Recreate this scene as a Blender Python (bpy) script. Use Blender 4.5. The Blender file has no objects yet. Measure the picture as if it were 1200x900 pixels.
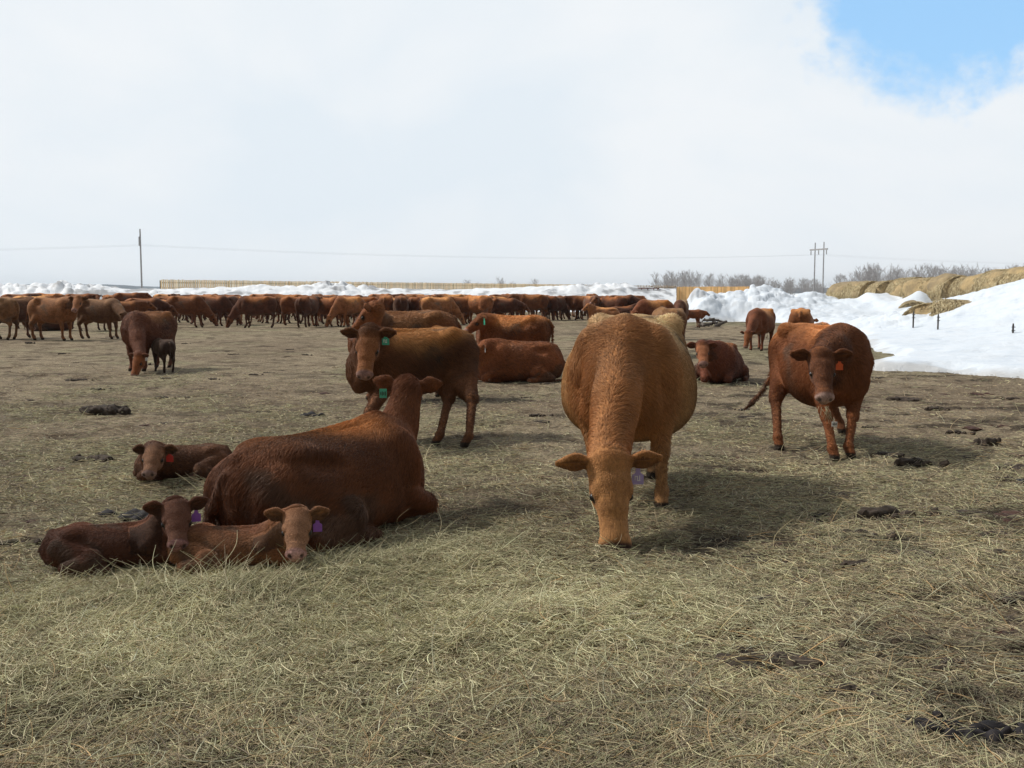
import bpy, math, random
import numpy as np
from math import radians as R, sin, cos, pi
from mathutils import Vector
random.seed(7)
rng = np.random.default_rng(11)
scene = bpy.context.scene
col = scene.collection

# ---------------------------------------------------------------- camera, sky, sun
F = 1200.0; CX = 600.0; HY = 343.0; H = 1.55            # photo pixels (1200x900)
PITCH = math.atan((450 - HY) / F)
cam_d = bpy.data.cameras.new('camera'); cam = bpy.data.objects.new('camera', cam_d); col.objects.link(cam)
cam.location = (0, 0, H); cam.rotation_euler = (pi/2 - PITCH, 0, 0)
cam_d.sensor_width = 36; cam_d.lens = 36 * F / 1200; cam_d.clip_start = .05; cam_d.clip_end = 12000
scene.camera = cam
scene.view_settings.view_transform = 'Standard'; scene.view_settings.look = 'None'
scene.view_settings.exposure = 0; scene.view_settings.gamma = 1; scene.view_settings.use_curve_mapping = False

SUN_EL = R(44); SUN_AZ = R(-74)                          # azimuth from +Y (view), negative = left
sdir = Vector((sin(SUN_AZ)*cos(SUN_EL), cos(SUN_AZ)*cos(SUN_EL), sin(SUN_EL)))
sd = bpy.data.lights.new('sun', 'SUN'); sd.energy = 3.4; sd.angle = R(7.0); sd.color = (1, .955, .88)
so = bpy.data.objects.new('sun', sd); col.objects.link(so); so.rotation_euler = (-sdir).to_track_quat('-Z', 'Y').to_euler()

def ray(px, py):
    x = (px - CX) / F; y = (450 - py) / F
    d = Vector((x, cos(PITCH) + y*sin(PITCH), -sin(PITCH) + y*cos(PITCH)))
    return d
def G(px, py, z=0.0):                                    # point on level z behind a photo pixel
    d = ray(px, py); t = (z - H) / d.z
    return (d.x*t, d.y*t)
def P(px, py, D):                                        # point at forward distance D
    d = ray(px, py); t = D / d.y
    return (d.x*t, D, H + d.z*t)

world = bpy.data.worlds.new('World'); scene.world = world; world.use_nodes = True
def build_world():
    nt = world.node_tree; N = nt.nodes; L = nt.links; N.clear()
    def n(t, **k):
        o = N.new(t)
        for a, b in k.items(): setattr(o, a, b)
        return o
    def math_(op, a, b=None, c=None):
        m = n('ShaderNodeMath', operation=op)
        for i, v in enumerate((a, b, c)):
            if v is None: continue
            if isinstance(v, (int, float)): m.inputs[i].default_value = v
            else: L.new(v, m.inputs[i])
        return m.outputs[0]
    out = n('ShaderNodeOutputWorld'); bg = n('ShaderNodeBackground'); bg.inputs[1].default_value = .1
    L.new(bg.outputs[0], out.inputs[0])
    sky = n('ShaderNodeTexSky', sky_type='NISHITA', sun_disc=False, sun_elevation=SUN_EL, sun_rotation=SUN_AZ, air_density=1.0, dust_density=.6)
    tc = n('ShaderNodeTexCoord'); sep = n('ShaderNodeSeparateXYZ'); L.new(tc.outputs['Generated'], sep.inputs[0])
    X, Y, Z = sep.outputs
    az = math_('ARCTAN2', X, Y); el = math_('ARCSINE', Z)
    def tex(scale, detail, rough, zs=1.0, dist=0.0, off=0.0):
        mp = n('ShaderNodeMapping'); mp.inputs['Scale'].default_value = (1, 1, zs); mp.inputs['Location'].default_value = (off, off*.7, 0)
        L.new(tc.outputs['Generated'], mp.inputs[0])
        t = n('ShaderNodeTexNoise'); t.inputs['Scale'].default_value = scale; t.inputs['Detail'].default_value = detail
        t.inputs['Roughness'].default_value = rough; t.inputs['Distortion'].default_value = dist
        L.new(mp.outputs[0], t.inputs[0]); return t.outputs[0]
    d0 = ray(1110, -34); d0 = d0.normalized(); a0 = math.atan2(d0.x, d0.y); e0 = math.asin(d0.z)
    edge = tex(7, 7, .62, 1.3, .4); fine = tex(26, 5, .6)
    da = math_('DIVIDE', math_('SUBTRACT', az, a0), .118); de = math_('DIVIDE', math_('SUBTRACT', el, e0), .105)
    r = math_('SQRT', math_('ADD', math_('MULTIPLY', da, da), math_('MULTIPLY', de, de)))
    r = math_('ADD', r, math_('MULTIPLY', math_('SUBTRACT', edge, .5), 1.5))
    r = math_('ADD', r, math_('MULTIPLY', math_('SUBTRACT', fine, .5), .7))
    # a few more breaks elsewhere in the cover, away from here
    mr = n('ShaderNodeMapRange', interpolation_type='SMOOTHSTEP'); L.new(r, mr.inputs[0])
    mr.inputs[1].default_value = .74; mr.inputs[2].default_value = 1.22; mr.inputs[3].default_value = 0; mr.inputs[4].default_value = 1
    cover = mr.outputs[0]
    soft = tex(2.6, 5, .5, 2.2, .3, 3.1)
    cr = n('ShaderNodeValToRGB'); L.new(soft, cr.inputs[0])
    e = cr.color_ramp.elements
    e[0].position = .40; e[0].color = (.75, .82, .88, 1); e[1].position = .60; e[1].color = (.84, .875, .905, 1)
    # thinner, bluer cloud near the break
    near = n('ShaderNodeMapRange'); L.new(r, near.inputs[0]); near.inputs[1].default_value = 1.0; near.inputs[2].default_value = 4.5
    near.inputs[3].default_value = .0; near.inputs[4].default_value = 1
    # cover brightest ahead and sunward; unseen cover behind the camera dimmed to control fill
    glow = n('ShaderNodeMapRange', interpolation_type='SMOOTHSTEP')
    L.new(math_('ADD', math_('MULTIPLY', Y, .8), math_('MULTIPLY', X, -.25)), glow.inputs[0])
    glow.inputs[1].default_value = -.55; glow.inputs[2].default_value = .5; glow.inputs[3].default_value = 2.7; glow.inputs[4].default_value = 10.6
    sc = n('ShaderNodeVectorMath', operation='SCALE'); L.new(cr.outputs[0], sc.inputs[0]); L.new(glow.outputs[0], sc.inputs['Scale'])
    # blue of the break: the sky itself with a thin veil
    veil = n('ShaderNodeMixRGB'); veil.inputs[0].default_value = .52; L.new(sky.outputs[0], veil.inputs[1]); veil.inputs[2].default_value = (5.0, 9.4, 14.5, 1)
    mix = n('ShaderNodeMixRGB'); L.new(cover, mix.inputs[0]); L.new(veil.outputs[0], mix.inputs[1]); L.new(sc.outputs[0], mix.inputs[2])
    L.new(mix.outputs[0], bg.inputs[0])
build_world()

# ---------------------------------------------------------------- helpers
def tag(o, label=None, cat=None, group=None, kind=None):
    if label: o['label'] = label
    if cat: o['category'] = cat
    if group: o['group'] = group
    if kind: o['kind'] = kind
    return o
def empty(name, loc, rz=0, s=1):
    o = bpy.data.objects.new(name, None); col.objects.link(o); o.location = loc; o.rotation_euler.z = rz; o.scale = (s, s, s)
    o.empty_display_size = .1
    return o
def mesh_np(name, V, Fq, mat=None, parent=None, smooth=True, attrs=None):
    me = bpy.data.meshes.new(name)
    V = np.ascontiguousarray(V, np.float32); Fq = np.ascontiguousarray(Fq, np.int32)
    k = Fq.shape[1]
    me.vertices.add(len(V)); me.vertices.foreach_set('co', V.ravel())
    me.loops.add(Fq.size); me.loops.foreach_set('vertex_index', Fq.ravel())
    me.polygons.add(len(Fq)); me.polygons.foreach_set('loop_start', np.arange(0, Fq.size, k, dtype=np.int32))
    me.polygons.foreach_set('loop_total', np.full(len(Fq), k, np.int32))
    me.update(calc_edges=True); me.validate()
    if smooth: me.shade_smooth()
    if attrs:
        for a, arr in attrs.items():
            at = me.attributes.new(a, 'FLOAT_COLOR', 'POINT'); c = np.ones((len(V), 4), np.float32); c[:, :3] = arr; at.data.foreach_set('color', c.ravel())
    if mat: me.materials.append(mat)
    o = bpy.data.objects.new(name, me); col.objects.link(o)
    if parent: o.parent = parent
    return o
class MB:
    """collects boxes and tubes into one mesh"""
    def __init__(s): s.v = []; s.f = []
    def box(s, c, size, rz=0, tilt=(0, 0)):
        from mathutils import Euler
        m = Euler((tilt[0], tilt[1], rz)).to_matrix(); b = len(s.v)
        for dx in (-.5, .5):
            for dy in (-.5, .5):
                for dz in (-.5, .5):
                    p = m @ Vector((dx*size[0], dy*size[1], dz*size[2])); s.v.append((c[0]+p.x, c[1]+p.y, c[2]+p.z))
        s.f += [tuple(b+i for i in q) for q in ((0,1,3,2),(4,6,7,5),(0,4,5,1),(2,3,7,6),(0,2,6,4),(1,5,7,3))]
    def tube(s, pts, rad, n=6):
        if not hasattr(rad, '__len__'): rad = [rad]*len(pts)
        b = len(s.v); pts = [Vector(p) for p in pts]
        for i, p in enumerate(pts):
            d = (pts[min(i+1, len(pts)-1)] - pts[max(i-1, 0)]).normalized()
            u = d.cross(Vector((0, 0, 1)))
            if u.length < .05: u = Vector((1, 0, 0))
            u.normalize(); w = d.cross(u)
            for k in range(n):
                a = 2*pi*k/n; q = p + (u*cos(a) + w*sin(a))*rad[i]; s.v.append(tuple(q))
        for i in range(len(pts)-1):
            for k in range(n):
                s.f.append((b+i*n+k, b+i*n+(k+1) % n, b+(i+1)*n+(k+1) % n, b+(i+1)*n+k))
        s.f.append(tuple(b+k for k in reversed(range(n)))); s.f.append(tuple(b+(len(pts)-1)*n+k for k in range(n)))
    def build(s, name, mat=None, parent=None, smooth=False):
        me = bpy.data.meshes.new(name); me.from_pydata(s.v, [], s.f); me.update()
        if smooth: me.shade_smooth()
        if mat: me.materials.append(mat)
        o = bpy.data.objects.new(name, me); col.objects.link(o)
        if parent: o.parent = parent
        return o

_tab = np.random.default_rng(3).random((8, 256, 256)).astype(np.float32)
def vnoise(x, y, seed=0):
    T = _tab[seed % 8]; x = np.asarray(x, np.float64) + 37.7*seed; y = np.asarray(y, np.float64) + 11.3*seed
    i = np.floor(x).astype(np.int64); j = np.floor(y).astype(np.int64); u = x - i; v = y - j
    u = u*u*(3-2*u); v = v*v*(3-2*v); i0 = i & 255; i1 = (i+1) & 255; j0 = j & 255; j1 = (j+1) & 255
    return ((T[i0, j0]*(1-u) + T[i1, j0]*u)*(1-v) + (T[i0, j1]*(1-u) + T[i1, j1]*u)*v)*2 - 1
def fbm(x, y, seed=0, oct=4, gain=.5):
    s = 0; a = 1; f = 1; t = 0
    for o in range(oct): s = s + a*vnoise(x*f, y*f, seed+o); t += a; a *= gain; f *= 2.03
    return s/t
def vn3(p, f, seed=0):                                    # cheap 3d noise from 2d slices
    x, y, z = p[:, 0]*f, p[:, 1]*f, p[:, 2]*f
    return (vnoise(x + .71*z, y - .33*z, seed) + vnoise(y + .5*x, z + .27*x, seed+1) + vnoise(z - .6*y, x + .4*y, seed+2))/2.0
def sstep(a, b, x):
    t = np.clip((x-a)/(b-a), 0, 1); return t*t*(3-2*t)

# ---------------------------------------------------------------- materials
def new_mat(name):
    m = bpy.data.materials.new(name); m.use_nodes = True; nt = m.node_tree
    bs = nt.nodes['Principled BSDF']; return m, nt, bs
def noise(nt, scale, detail=4, rough=.55, vec=None, dist=0):
    t = nt.nodes.new('ShaderNodeTexNoise'); t.inputs['Scale'].default_value = scale; t.inputs['Detail'].default_value = detail
    t.inputs['Roughness'].default_value = rough; t.inputs['Distortion'].default_value = dist
    if vec is not None: nt.links.new(vec, t.inputs['Vector'])
    return t.outputs[0]
def ramp(nt, fac, stops):
    r = nt.nodes.new('ShaderNodeValToRGB'); nt.links.new(fac, r.inputs[0]); e = r.color_ramp.elements
    while len(e) > 2: e.remove(e[-1])
    for i, (p, c) in enumerate(stops):
        if i < 2: e[i].position = p; e[i].color = (*c, 1)
        else: k = e.new(p); k.color = (*c, 1)
    return r.outputs[0]
def objco(nt): return nt.nodes.new('ShaderNodeTexCoord').outputs['Object']
def mixc(nt, fac, a, b, mode='MIX'):
    m = nt.nodes.new('ShaderNodeMixRGB'); m.blend_type = mode
    for i, v in enumerate((fac, a, b)):
        if isinstance(v, (int, float)): m.inputs[i].default_value = v
        elif isinstance(v, tuple): m.inputs[i].default_value = (*v, 1)
        else: nt.links.new(v, m.inputs[i])
    return m.outputs[0]
def bump(nt, bs, h, strength=.5, dist=.02):
    b = nt.nodes.new('ShaderNodeBump'); b.inputs['Strength'].default_value = strength; b.inputs['Distance'].default_value = dist
    nt.links.new(h, b.inputs['Height']); nt.links.new(b.outputs[0], bs.inputs['Normal'])
def plain(name, c, rough=.7, var=.25, scale=6, metallic=0, spec=.3):
    m, nt, bs = new_mat(name); o = objco(nt)
    n_ = noise(nt, scale, 5, .6, o)
    c1 = tuple(max(0, x*(1-var)) for x in c); c2 = tuple(min(1, x*(1+var)) for x in c)
    nt.links.new(ramp(nt, n_, [(.35, c1), (.65, c2)]), bs.inputs['Base Color'])
    bs.inputs['Roughness'].default_value = rough; bs.inputs['Metallic'].default_value = metallic
    bs.inputs['Specular IOR Level'].default_value = spec
    return m

def coat_mat(far=False):
    m, nt, bs = new_mat('cattle_coat_far' if far else 'cattle_coat'); o = objco(nt)
    at = nt.nodes.new('ShaderNodeAttribute'); at.attribute_name = 'coat'
    n1 = noise(nt, 5, 5, .6, o, .6); v = ramp(nt, n1, [(.3, (.62, .58, .55)), (.5, (1, 1, 1)), (.72, (1.35, 1.35, 1.3))])
    mp = nt.nodes.new('ShaderNodeMapping'); mp.inputs['Scale'].default_value = (16, 60, 26); nt.links.new(o, mp.inputs[0])
    n2 = noise(nt, 1, 4, .65, mp.outputs[0], 1.0); v2 = ramp(nt, n2, [(.3, (.62, .6, .58)), (.7, (1.38, 1.38, 1.38))])
    c = mixc(nt, 1, at.outputs['Color'], v, 'MULTIPLY'); c = mixc(nt, 1, c, v2, 'MULTIPLY')
    if far:
        oi = nt.nodes.new('ShaderNodeObjectInfo')
        rr = ramp(nt, oi.outputs['Random'], [(0, (.42, .40, .42)), (.3, (.95, .92, .9)), (.6, (.65, .58, .56)), (.85, (1.3, 1.35, 1.4)), (1, (1.6, 2.0, 2.3))])
        c = mixc(nt, 1, c, rr, 'MULTIPLY')
    nt.links.new(c, bs.inputs['Base Color']); bs.inputs['Roughness'].default_value = .8; bs.inputs['Specular IOR Level'].default_value = .15
    bs.inputs['Sheen Weight'].default_value = .12; bs.inputs['Sheen Roughness'].default_value = .5; bs.inputs['Sheen Tint'].default_value = (1, .75, .5, 1)
    bump(nt, bs, n2, .6, .012)
    return m
M_COAT = coat_mat(); M_FAR = coat_mat(True)
def fur_mat():
    m, nt, bs = new_mat('cattle_fur')
    at = nt.nodes.new('ShaderNodeAttribute'); at.attribute_name = 'coat'
    nt.links.new(at.outputs['Color'], bs.inputs['Base Color'])
    bs.inputs['Roughness'].default_value = .65; bs.inputs['Specular IOR Level'].default_value = .25
    return m
M_FUR = fur_mat()
M_EYE, _nt, _b = new_mat('wet_dark_eye'); _b.inputs['Base Color'].default_value = (.012, .008, .006, 1); _b.inputs['Roughness'].default_value = .3
M_HOOF = plain('hoof_horn', (.05, .035, .025), .6)
def tag_mat(name, c): return plain(name, c, .45, .08, 20, 0, .5)
M_TAGS = {k: tag_mat(k+'_tag_plastic', c) for k, c in dict(green=(.06, .42, .26), purple=(.30, .10, .50), orange=(.85, .13, .02), red=(.55, .03, .02), white=(.75, .74, .72), lilac=(.42, .33, .62)).items()}
M_INK = plain('tag_ink', (.03, .03, .03), .6)

# ---------------------------------------------------------------- implicit surfaces for the animals
class SDF:
    def __init__(s, lo, hi, h):
        s.h = h; s.lo = np.array(lo, float); n = np.ceil((np.array(hi)-s.lo)/h).astype(int)+1; s.n = n
        s.ax = [s.lo[i] + h*np.arange(n[i]) for i in range(3)]
        s.F = np.full(tuple(n), 1.0, np.float32)
    def sub(s, lo, hi):
        sl = []
        for i in range(3):
            a = int(max(0, math.floor((lo[i]-s.lo[i])/s.h))); b = int(min(s.n[i], math.ceil((hi[i]-s.lo[i])/s.h)+1))
            if b <= a: return None
            sl.append(slice(a, b))
        X = s.ax[0][sl[0]][:, None, None]; Y = s.ax[1][sl[1]][None, :, None]; Z = s.ax[2][sl[2]][None, None, :]
        return tuple(sl), X, Y, Z
    def put(s, sl, d, k, op='u'):
        a = s.F[sl]; d = d.astype(np.float32)
        if op == 'u':
            h = np.clip(k - np.abs(a-d), 0, None)/k; s.F[sl] = np.minimum(a, d) - h*h*k*.25
        else:
            d = -d; h = np.clip(k - np.abs(a-d), 0, None)/k; s.F[sl] = np.maximum(a, d) + h*h*k*.25
    def cone(s, a, b, ra, rb, k=.04, flat=None, fs=1.0, op='u'):
        a = np.array(a, float); b = np.array(b, float); m = max(ra, rb)*max(1, fs) + k + 2*s.h
        r = s.sub(np.minimum(a, b)-m, np.maximum(a, b)+m)
        if r is None: return
        sl, X, Y, Z = r
        if flat is not None:
            u = np.array(flat, float); u /= np.linalg.norm(u); g = 1/fs - 1
            q = (X-a[0])*u[0] + (Y-a[1])*u[1] + (Z-a[2])*u[2]
            PX, PY, PZ = X-a[0]+q*g*u[0], Y-a[1]+q*g*u[1], Z-a[2]+q*g*u[2]
            ba = b-a; ba = ba + ba.dot(u)*g*u
        else: PX, PY, PZ = X-a[0], Y-a[1], Z-a[2]; ba = b-a
        L2 = max(ba.dot(ba), 1e-9)
        t = np.clip((PX*ba[0]+PY*ba[1]+PZ*ba[2])/L2, 0, 1)
        d = np.sqrt((PX-t*ba[0])**2+(PY-t*ba[1])**2+(PZ-t*ba[2])**2) - (ra+(rb-ra)*t)
        s.put(sl, d*min(1, fs), k, op)
    def ell(s, c, r, k=.04, op='u', M=None):
        m = max(r)+k+2*s.h; c = np.array(c, float); q = s.sub(c-m, c+m)
        if q is None: return
        sl, X, Y, Z = q; X = X-c[0]; Y = Y-c[1]; Z = Z-c[2]
        if M is not None:
            X, Y, Z = (M[0][0]*X+M[0][1]*Y+M[0][2]*Z, M[1][0]*X+M[1][1]*Y+M[1][2]*Z, M[2][0]*X+M[2][1]*Y+M[2][2]*Z)
        f = np.sqrt((X/r[0])**2+(Y/r[1])**2+(Z/r[2])**2)
        g = np.sqrt((X/r[0]**2)**2+(Y/r[1]**2)**2+(Z/r[2]**2)**2)+1e-6
        s.put(sl, f*(f-1)/g, k, op)
    def mesh(s):
        Fv = s.F; S = Fv < 0; nx, ny, nz = Fv.shape
        cnt = np.zeros((nx-1, ny-1, nz-1), np.int8)
        for i in (0, 1):
            for j in (0, 1):
                for k in (0, 1): cnt += S[i:nx-1+i, j:ny-1+j, k:nz-1+k]
        act = np.argwhere((cnt > 0) & (cnt < 8)); N = len(act)
        idx = np.full(cnt.shape, -1, np.int32); idx[tuple(act.T)] = np.arange(N)
        acc = np.zeros((N, 3)); c = np.zeros(N)
        for ax in range(3):
            o1, o2 = [q for q in range(3) if q != ax]
            for p in (0, 1):
                for q in (0, 1):
                    A = act.copy(); A[:, o1] += p; A[:, o2] += q; B = A.copy(); B[:, ax] += 1
                    fa = Fv[tuple(A.T)]; fb = Fv[tuple(B.T)]; w = (fa < 0) != (fb < 0)
                    t = np.where(w, fa/np.where(fa-fb == 0, 1, fa-fb), 0)
                    pos = (A-act).astype(float); pos[:, ax] += t
                    acc += pos*w[:, None]; c += w
        V = s.lo + (act + acc/c[:, None])*s.h
        Q = []
        for ax in range(3):
            o1, o2 = [(1, 2), (2, 0), (0, 1)][ax]
            sa = [slice(None)]*3; sb = [slice(None)]*3; sa[ax] = slice(0, -1); sb[ax] = slice(1, None)
            E = np.argwhere(S[tuple(sa)] != S[tuple(sb)])
            ok = (E[:, o1] > 0) & (E[:, o2] > 0) & (E[:, o1] < Fv.shape[o1]-1) & (E[:, o2] < Fv.shape[o2]-1); E = E[ok]
            ins = S[tuple(E.T)]
            def at(d1, d2):
                A = E.copy(); A[:, o1] -= d1; A[:, o2] -= d2; return idx[tuple(A.T)]
            q = np.stack([at(1, 1), at(0, 1), at(0, 0), at(1, 0)], 1)
            q[~ins] = q[~ins][:, ::-1]; Q.append(q)
        return V, np.concatenate(Q)

def cat(xs, ys, n=140):                                   # smooth resample of profile stations
    xs = np.array(xs, float); ys = np.array(ys, float); m = np.gradient(ys, xs); X = np.linspace(xs[0], xs[-1], n)
    i = np.clip(np.searchsorted(xs, X)-1, 0, len(xs)-2); h = xs[i+1]-xs[i]; t = (X-xs[i])/h
    Y = (2*t**3-3*t**2+1)*ys[i] + (t**3-2*t**2+t)*h*m[i] + (-2*t**3+3*t**2)*ys[i+1] + (t**3-t**2)*h*m[i+1]
    return X, Y
ST = dict(  # x, top, bottom, half width, height of widest point (0..1)
 stand=[(-.90, 1.10, .93, .06, .5), (-.84, 1.23, .80, .19, .5), (-.72, 1.315, .69, .265, .55), (-.52, 1.345, .63, .30, .5), (-.25, 1.32, .55, .345, .42), (.0, 1.295, .51, .365, .4),
        (.22, 1.305, .53, .345, .42), (.42, 1.335, .57, .29, .42), (.56, 1.27, .60, .235, .4), (.69, 1.12, .66, .165, .42), (.77, .98, .78, .06, .5)],
 lie=[(-.90, .46, .22, .08, .4), (-.84, .60, .09, .22, .36), (-.70, .71, .03, .33, .36), (-.50, .755, .0, .39, .34), (-.25, .745, -.01, .43, .34), (.0, .735, -.01, .43, .33),
        (.22, .755, .0, .39, .34), (.42, .79, .0, .32, .36), (.56, .73, .03, .26, .38), (.69, .60, .10, .19, .4), (.77, .46, .20, .07, .5)])

HEADS = []
def head_frame(poll, nose, up=(0, 0, 1), roll=0):
    f = np.array(nose, float); f /= np.linalg.norm(f); u = np.array(up, float); r = np.cross(f, u)   # right of the animal = f x up
    if np.linalg.norm(r) < .15: u = np.array([1., 0, 0]) * (1 if f[2] < 0 else -1); r = np.cross(f, u)
    r /= np.linalg.norm(r); l = -r; u = np.cross(f, l)
    if roll: l, u = l*cos(roll)+u*sin(roll), u*cos(roll)-l*sin(roll)
    return np.array(poll, float), np.stack([f, l, u])     # rows: forward, left, up
def add_head(S, fr, s, ears=(0.0, 0.0), kind='cow', k0=1.0):
    o, B = fr
    calf = kind == 'calf'
    def W(p): return o + s*(p[0]*B[0] + p[1]*B[1] + p[2]*B[2])
    def cone(a, b, ra, rb, k=.03, flat=None, fs=1, op='u'):
        fl = None if flat is None else flat[0]*B[0]+flat[1]*B[1]+flat[2]*B[2]
        S.cone(W(a), W(b), ra*s, rb*s, k*s, fl, fs, op)
    def ell(c, r, k=.03, op='u'): S.ell(W(c), [q*s for q in r], k*s, op, B)
    L = .84 if calf else 1.0                              # calves: shorter face
    g = 1.14 if calf else 1.0
    cone((.03, 0, -.10), (.19*L, 0, -.110), .105*g, .082*g, .04)
    cone((.0, 0, -.035), (.13*L, 0, -.050), .054, .050, .05, (0, 1, 0), 1.75); cone((.13*L, 0, -.050), (.26*L, 0, -.062), .050, .040, .05, (0, 1, 0), 1.45)
    cone((.20*L, 0, -.095), (.42*L, 0, -.112), .066*g, .067, .05, (0, 1, 0), 1.15)
    ell((.452*L, 0, -.122), (.054, .090, .052), .03); ell((.425*L, 0, -.178), (.052, .056, .028), .018)
    cone((.10, 0, -.185), (.43*L, 0, -.182), .056, .040, .04)
    for q in (-1, 1):
        ell((.13, q*.062, -.155), (.095, .038, .082), .04)
        ell((.165*L, q*.090*g, -.058), (.042, .024, .026), .025)
        ell((.192*L, q*.112*g, -.094), (.020, .014, .015), .008, 's')
        ell((.497*L, q*.050, -.108), (.022, .013, .013), .008, 's')
        e = ears[0 if q > 0 else 1]                       # ear: up(+) / down(-)
        ex = .31 if not calf else .30
        b0 = (.015, q*.10, -.05); b1 = (.0, q*(.19), -.045+e*.10); b2 = (-.005, q*(ex-.045), -.048+e*.20)
        cone(b0, b1, .032, .066, .02, (.85, 0, .25), .38); cone(b1, b2, .066, .034, .015, (.85, 0, .25), .34)
        cone((.034, q*.155, -.050+e*.07), (.028, q*(ex-.075), -.052+e*.16), .040, .036, .008, (.85, 0, .25), .62, 's')
    cone((.40*L, -.07, -.158), (.40*L, .07, -.158), .006, .006, .012, (1, 0, 0), 9, 's')
    if not calf: ell((.0, 0, .0), (.05, .06, .035), .05)
    else: ell((.06, 0, -.03), (.08, .075, .04), .05)
def chain(S, pts, rad, k=.04, flat=None, fs=1):
    for i in range(len(pts)-1): S.cone(pts[i], pts[i+1], rad[i], rad[i+1], k, flat, fs)

def animal(kind='cow', pose='stand', h=.016, poll=(1.0, 0, 1.3), nose=(.9, 0, -.45), roll=0, hs=1.0, wide=1.0, deep=1.0, legs={}, tail=None, ears=(0, 0),
           base=(.13, .04, .018), top=None, dark=None, face=None, neckr=1.0, noheadneck=False, lift=0, tuck=1, legr=1.0, neckc=None, nb=.035, low=1.0, slope=0.0, muzz=(.30, .17, .14)):
    """geometry of one animal in its own frame: +X forward, z=0 the ground; returns verts, quads, colours, head frame"""
    calf = kind == 'calf'
    lie = pose == 'lie'
    poll = np.array(poll, float)
    lo = np.array([-1.25, -.72, -.06]); hi = np.array([.95, .72, 1.5 if not lie else 1.0])
    fr = head_frame(poll, nose, roll=roll)
    for q in ((0, 0, 0), (.58*hs, 0, -.1*hs), (0, .34*hs, 0), (0, -.34*hs, 0), (0, 0, -.3*hs)):
        w = fr[0] + q[0]*fr[1][0] + q[1]*fr[1][1] + q[2]*fr[1][2]
        lo = np.minimum(lo, w-.09); hi = np.maximum(hi, w+.09)
    allp = [np.array(p) for v in legs.values() for p in v]
    if tail is not None: allp += [np.array(p) for p in tail]
    for p in allp: lo = np.minimum(lo, p-.1); hi = np.maximum(hi, p+.1)
    lo[2] = -.06
    S = SDF(lo, hi, h)
    st = np.array(ST[pose])
    tx = st[:, 0]; X_, T_ = cat(tx, st[:, 1]); _, B_ = cat(tx, st[:, 2]); _, W_ = cat(tx, st[:, 3]*wide); _, C_ = cat(tx, st[:, 4])
    if calf: m = (T_+B_)/2; thin = .80; B_ = T_ - (T_-B_)*(thin if not lie else 1); W_ = W_*.88
    T_ = T_*low*(1-slope*sstep(.45, -.75, X_)); B_ = B_*(low if lie else 1)
    if deep != 1: B_ = T_-(T_-B_)*deep
    sl, X, Y, Z = S.sub((-.98, -.7, -.1), (.85, .7, 1.5))
    x = X[:, 0, 0]; f = lambda A: np.interp(x, X_, A)[:, None, None]
    T, Bt, Wd, C = f(T_), f(B_), f(W_), f(C_)
    cz = Bt + (T-Bt)*C; up = T-cz; dn = cz-Bt
    zz = Z-cz; hh = np.where(zz > 0, up, dn)
    n_up = 2.1; e = np.where(zz > 0, 2.15, 2.3)
    fr_ = (np.abs(Y/Wd)**e + np.abs(zz/hh)**e)**(1/e)
    d = (fr_-1)*np.minimum(Wd, hh)*.85
    over = np.maximum(np.maximum(X_[0]-X, X-X_[-1]), 0); d = np.where(over > 0, np.maximum(d, over) + over, d)
    S.put(sl, d, .02)
    zt = lambda xx: float(np.interp(xx, X_, T_))
    # hips, shoulder, thigh muscles
    for q in (-1, 1):
        if not lie:
            S.ell((-.50, q*.20*wide, zt(-.5)-.075), (.10, .08, .05), .10)
            S.ell((.40, q*.17*wide, 1.02), (.17, .11, .24), .08)
            S.ell((-.66, q*.13*wide, 1.0), (.22, .145, .24), .08)
        else:
            S.ell((-.50, q*.20*wide, .66*low*(1-slope*.9)), (.10, .08, .05), .10)
            S.ell((.40, q*.21*wide, .46*low), (.17, .12, .24*low), .08)
    zt0 = zt(-.3)
    if not lie:
        for q in (-1, 1):
            S.ell((-.385, q*(.325 if not calf else .4)*wide, zt0-.17), (.10, .05, .07), .08, 's')
            S.ell((.60, q*.245*wide, .93), (.045, .07, .20), .07, 's')
            S.ell((-.50, q*.215*wide, zt(-.5)-.045), (.05, .045, .035), .05)
            S.ell((-.83, q*.11, zt(-.83)-.10), (.05, .04, .05), .05)
        S.cone((-.80, 0, zt(-.8)-.012), (.42, 0, zt(.42)-.012), .022, .03, .05)
    else:
        for q in ((-1, 1) if not calf else ()): S.ell((-.36, q*.33*wide, (zt0-.14)), (.12, .05, .06), .09, 's')
        S.cone((-.78, 0, zt(-.78)-.012), (.42, 0, zt(.42)-.012), .022, .03, .05)
    # neck
    zs = 1.06 if not lie else .50*low
    ntop = np.array([.36, 0, zt(.36)-.185]); nmid = np.array([.50, 0, zs])
    pb = fr[0] + hs*(-.01*fr[1][0] - .10*fr[1][2])
    mid = (nmid+pb)/2 + np.array([0.03, 0, .0])
    nm = (ntop+pb)/2+np.array([-nb*.0 + (.10 if nb < 0 else 0), 0, nb])
    S.cone(ntop, nm, .17*neckr, .115*neckr*hs, .10)
    S.cone(nm, pb, .115*neckr*hs, .095*hs, .07)
    dirn = pb-nmid; side = np.cross(dirn, (0, 0, 1)); side /= np.linalg.norm(side)+1e-6
    S.cone(nmid, mid, .245*neckr*(.9 if calf else 1), .165*neckr*hs, .10, side, .72)
    S.cone(mid, pb, .165*neckr*hs, .12*hs, .07, side, .75)
    # throat / dewlap
    thr = fr[0] + hs*(.10*fr[1][0] - .19*fr[1][2]); bris = np.array([.66, 0, .72 if not lie else .17])
    S.cone(bris, (bris+thr)/2 + np.array([0, 0, -.01]), .10, .06*neckr, .09, side, .5); S.cone((bris+thr)/2+np.array([0, 0, -.01]), thr, .06*neckr, .05*hs, .06, side, .55)
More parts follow.
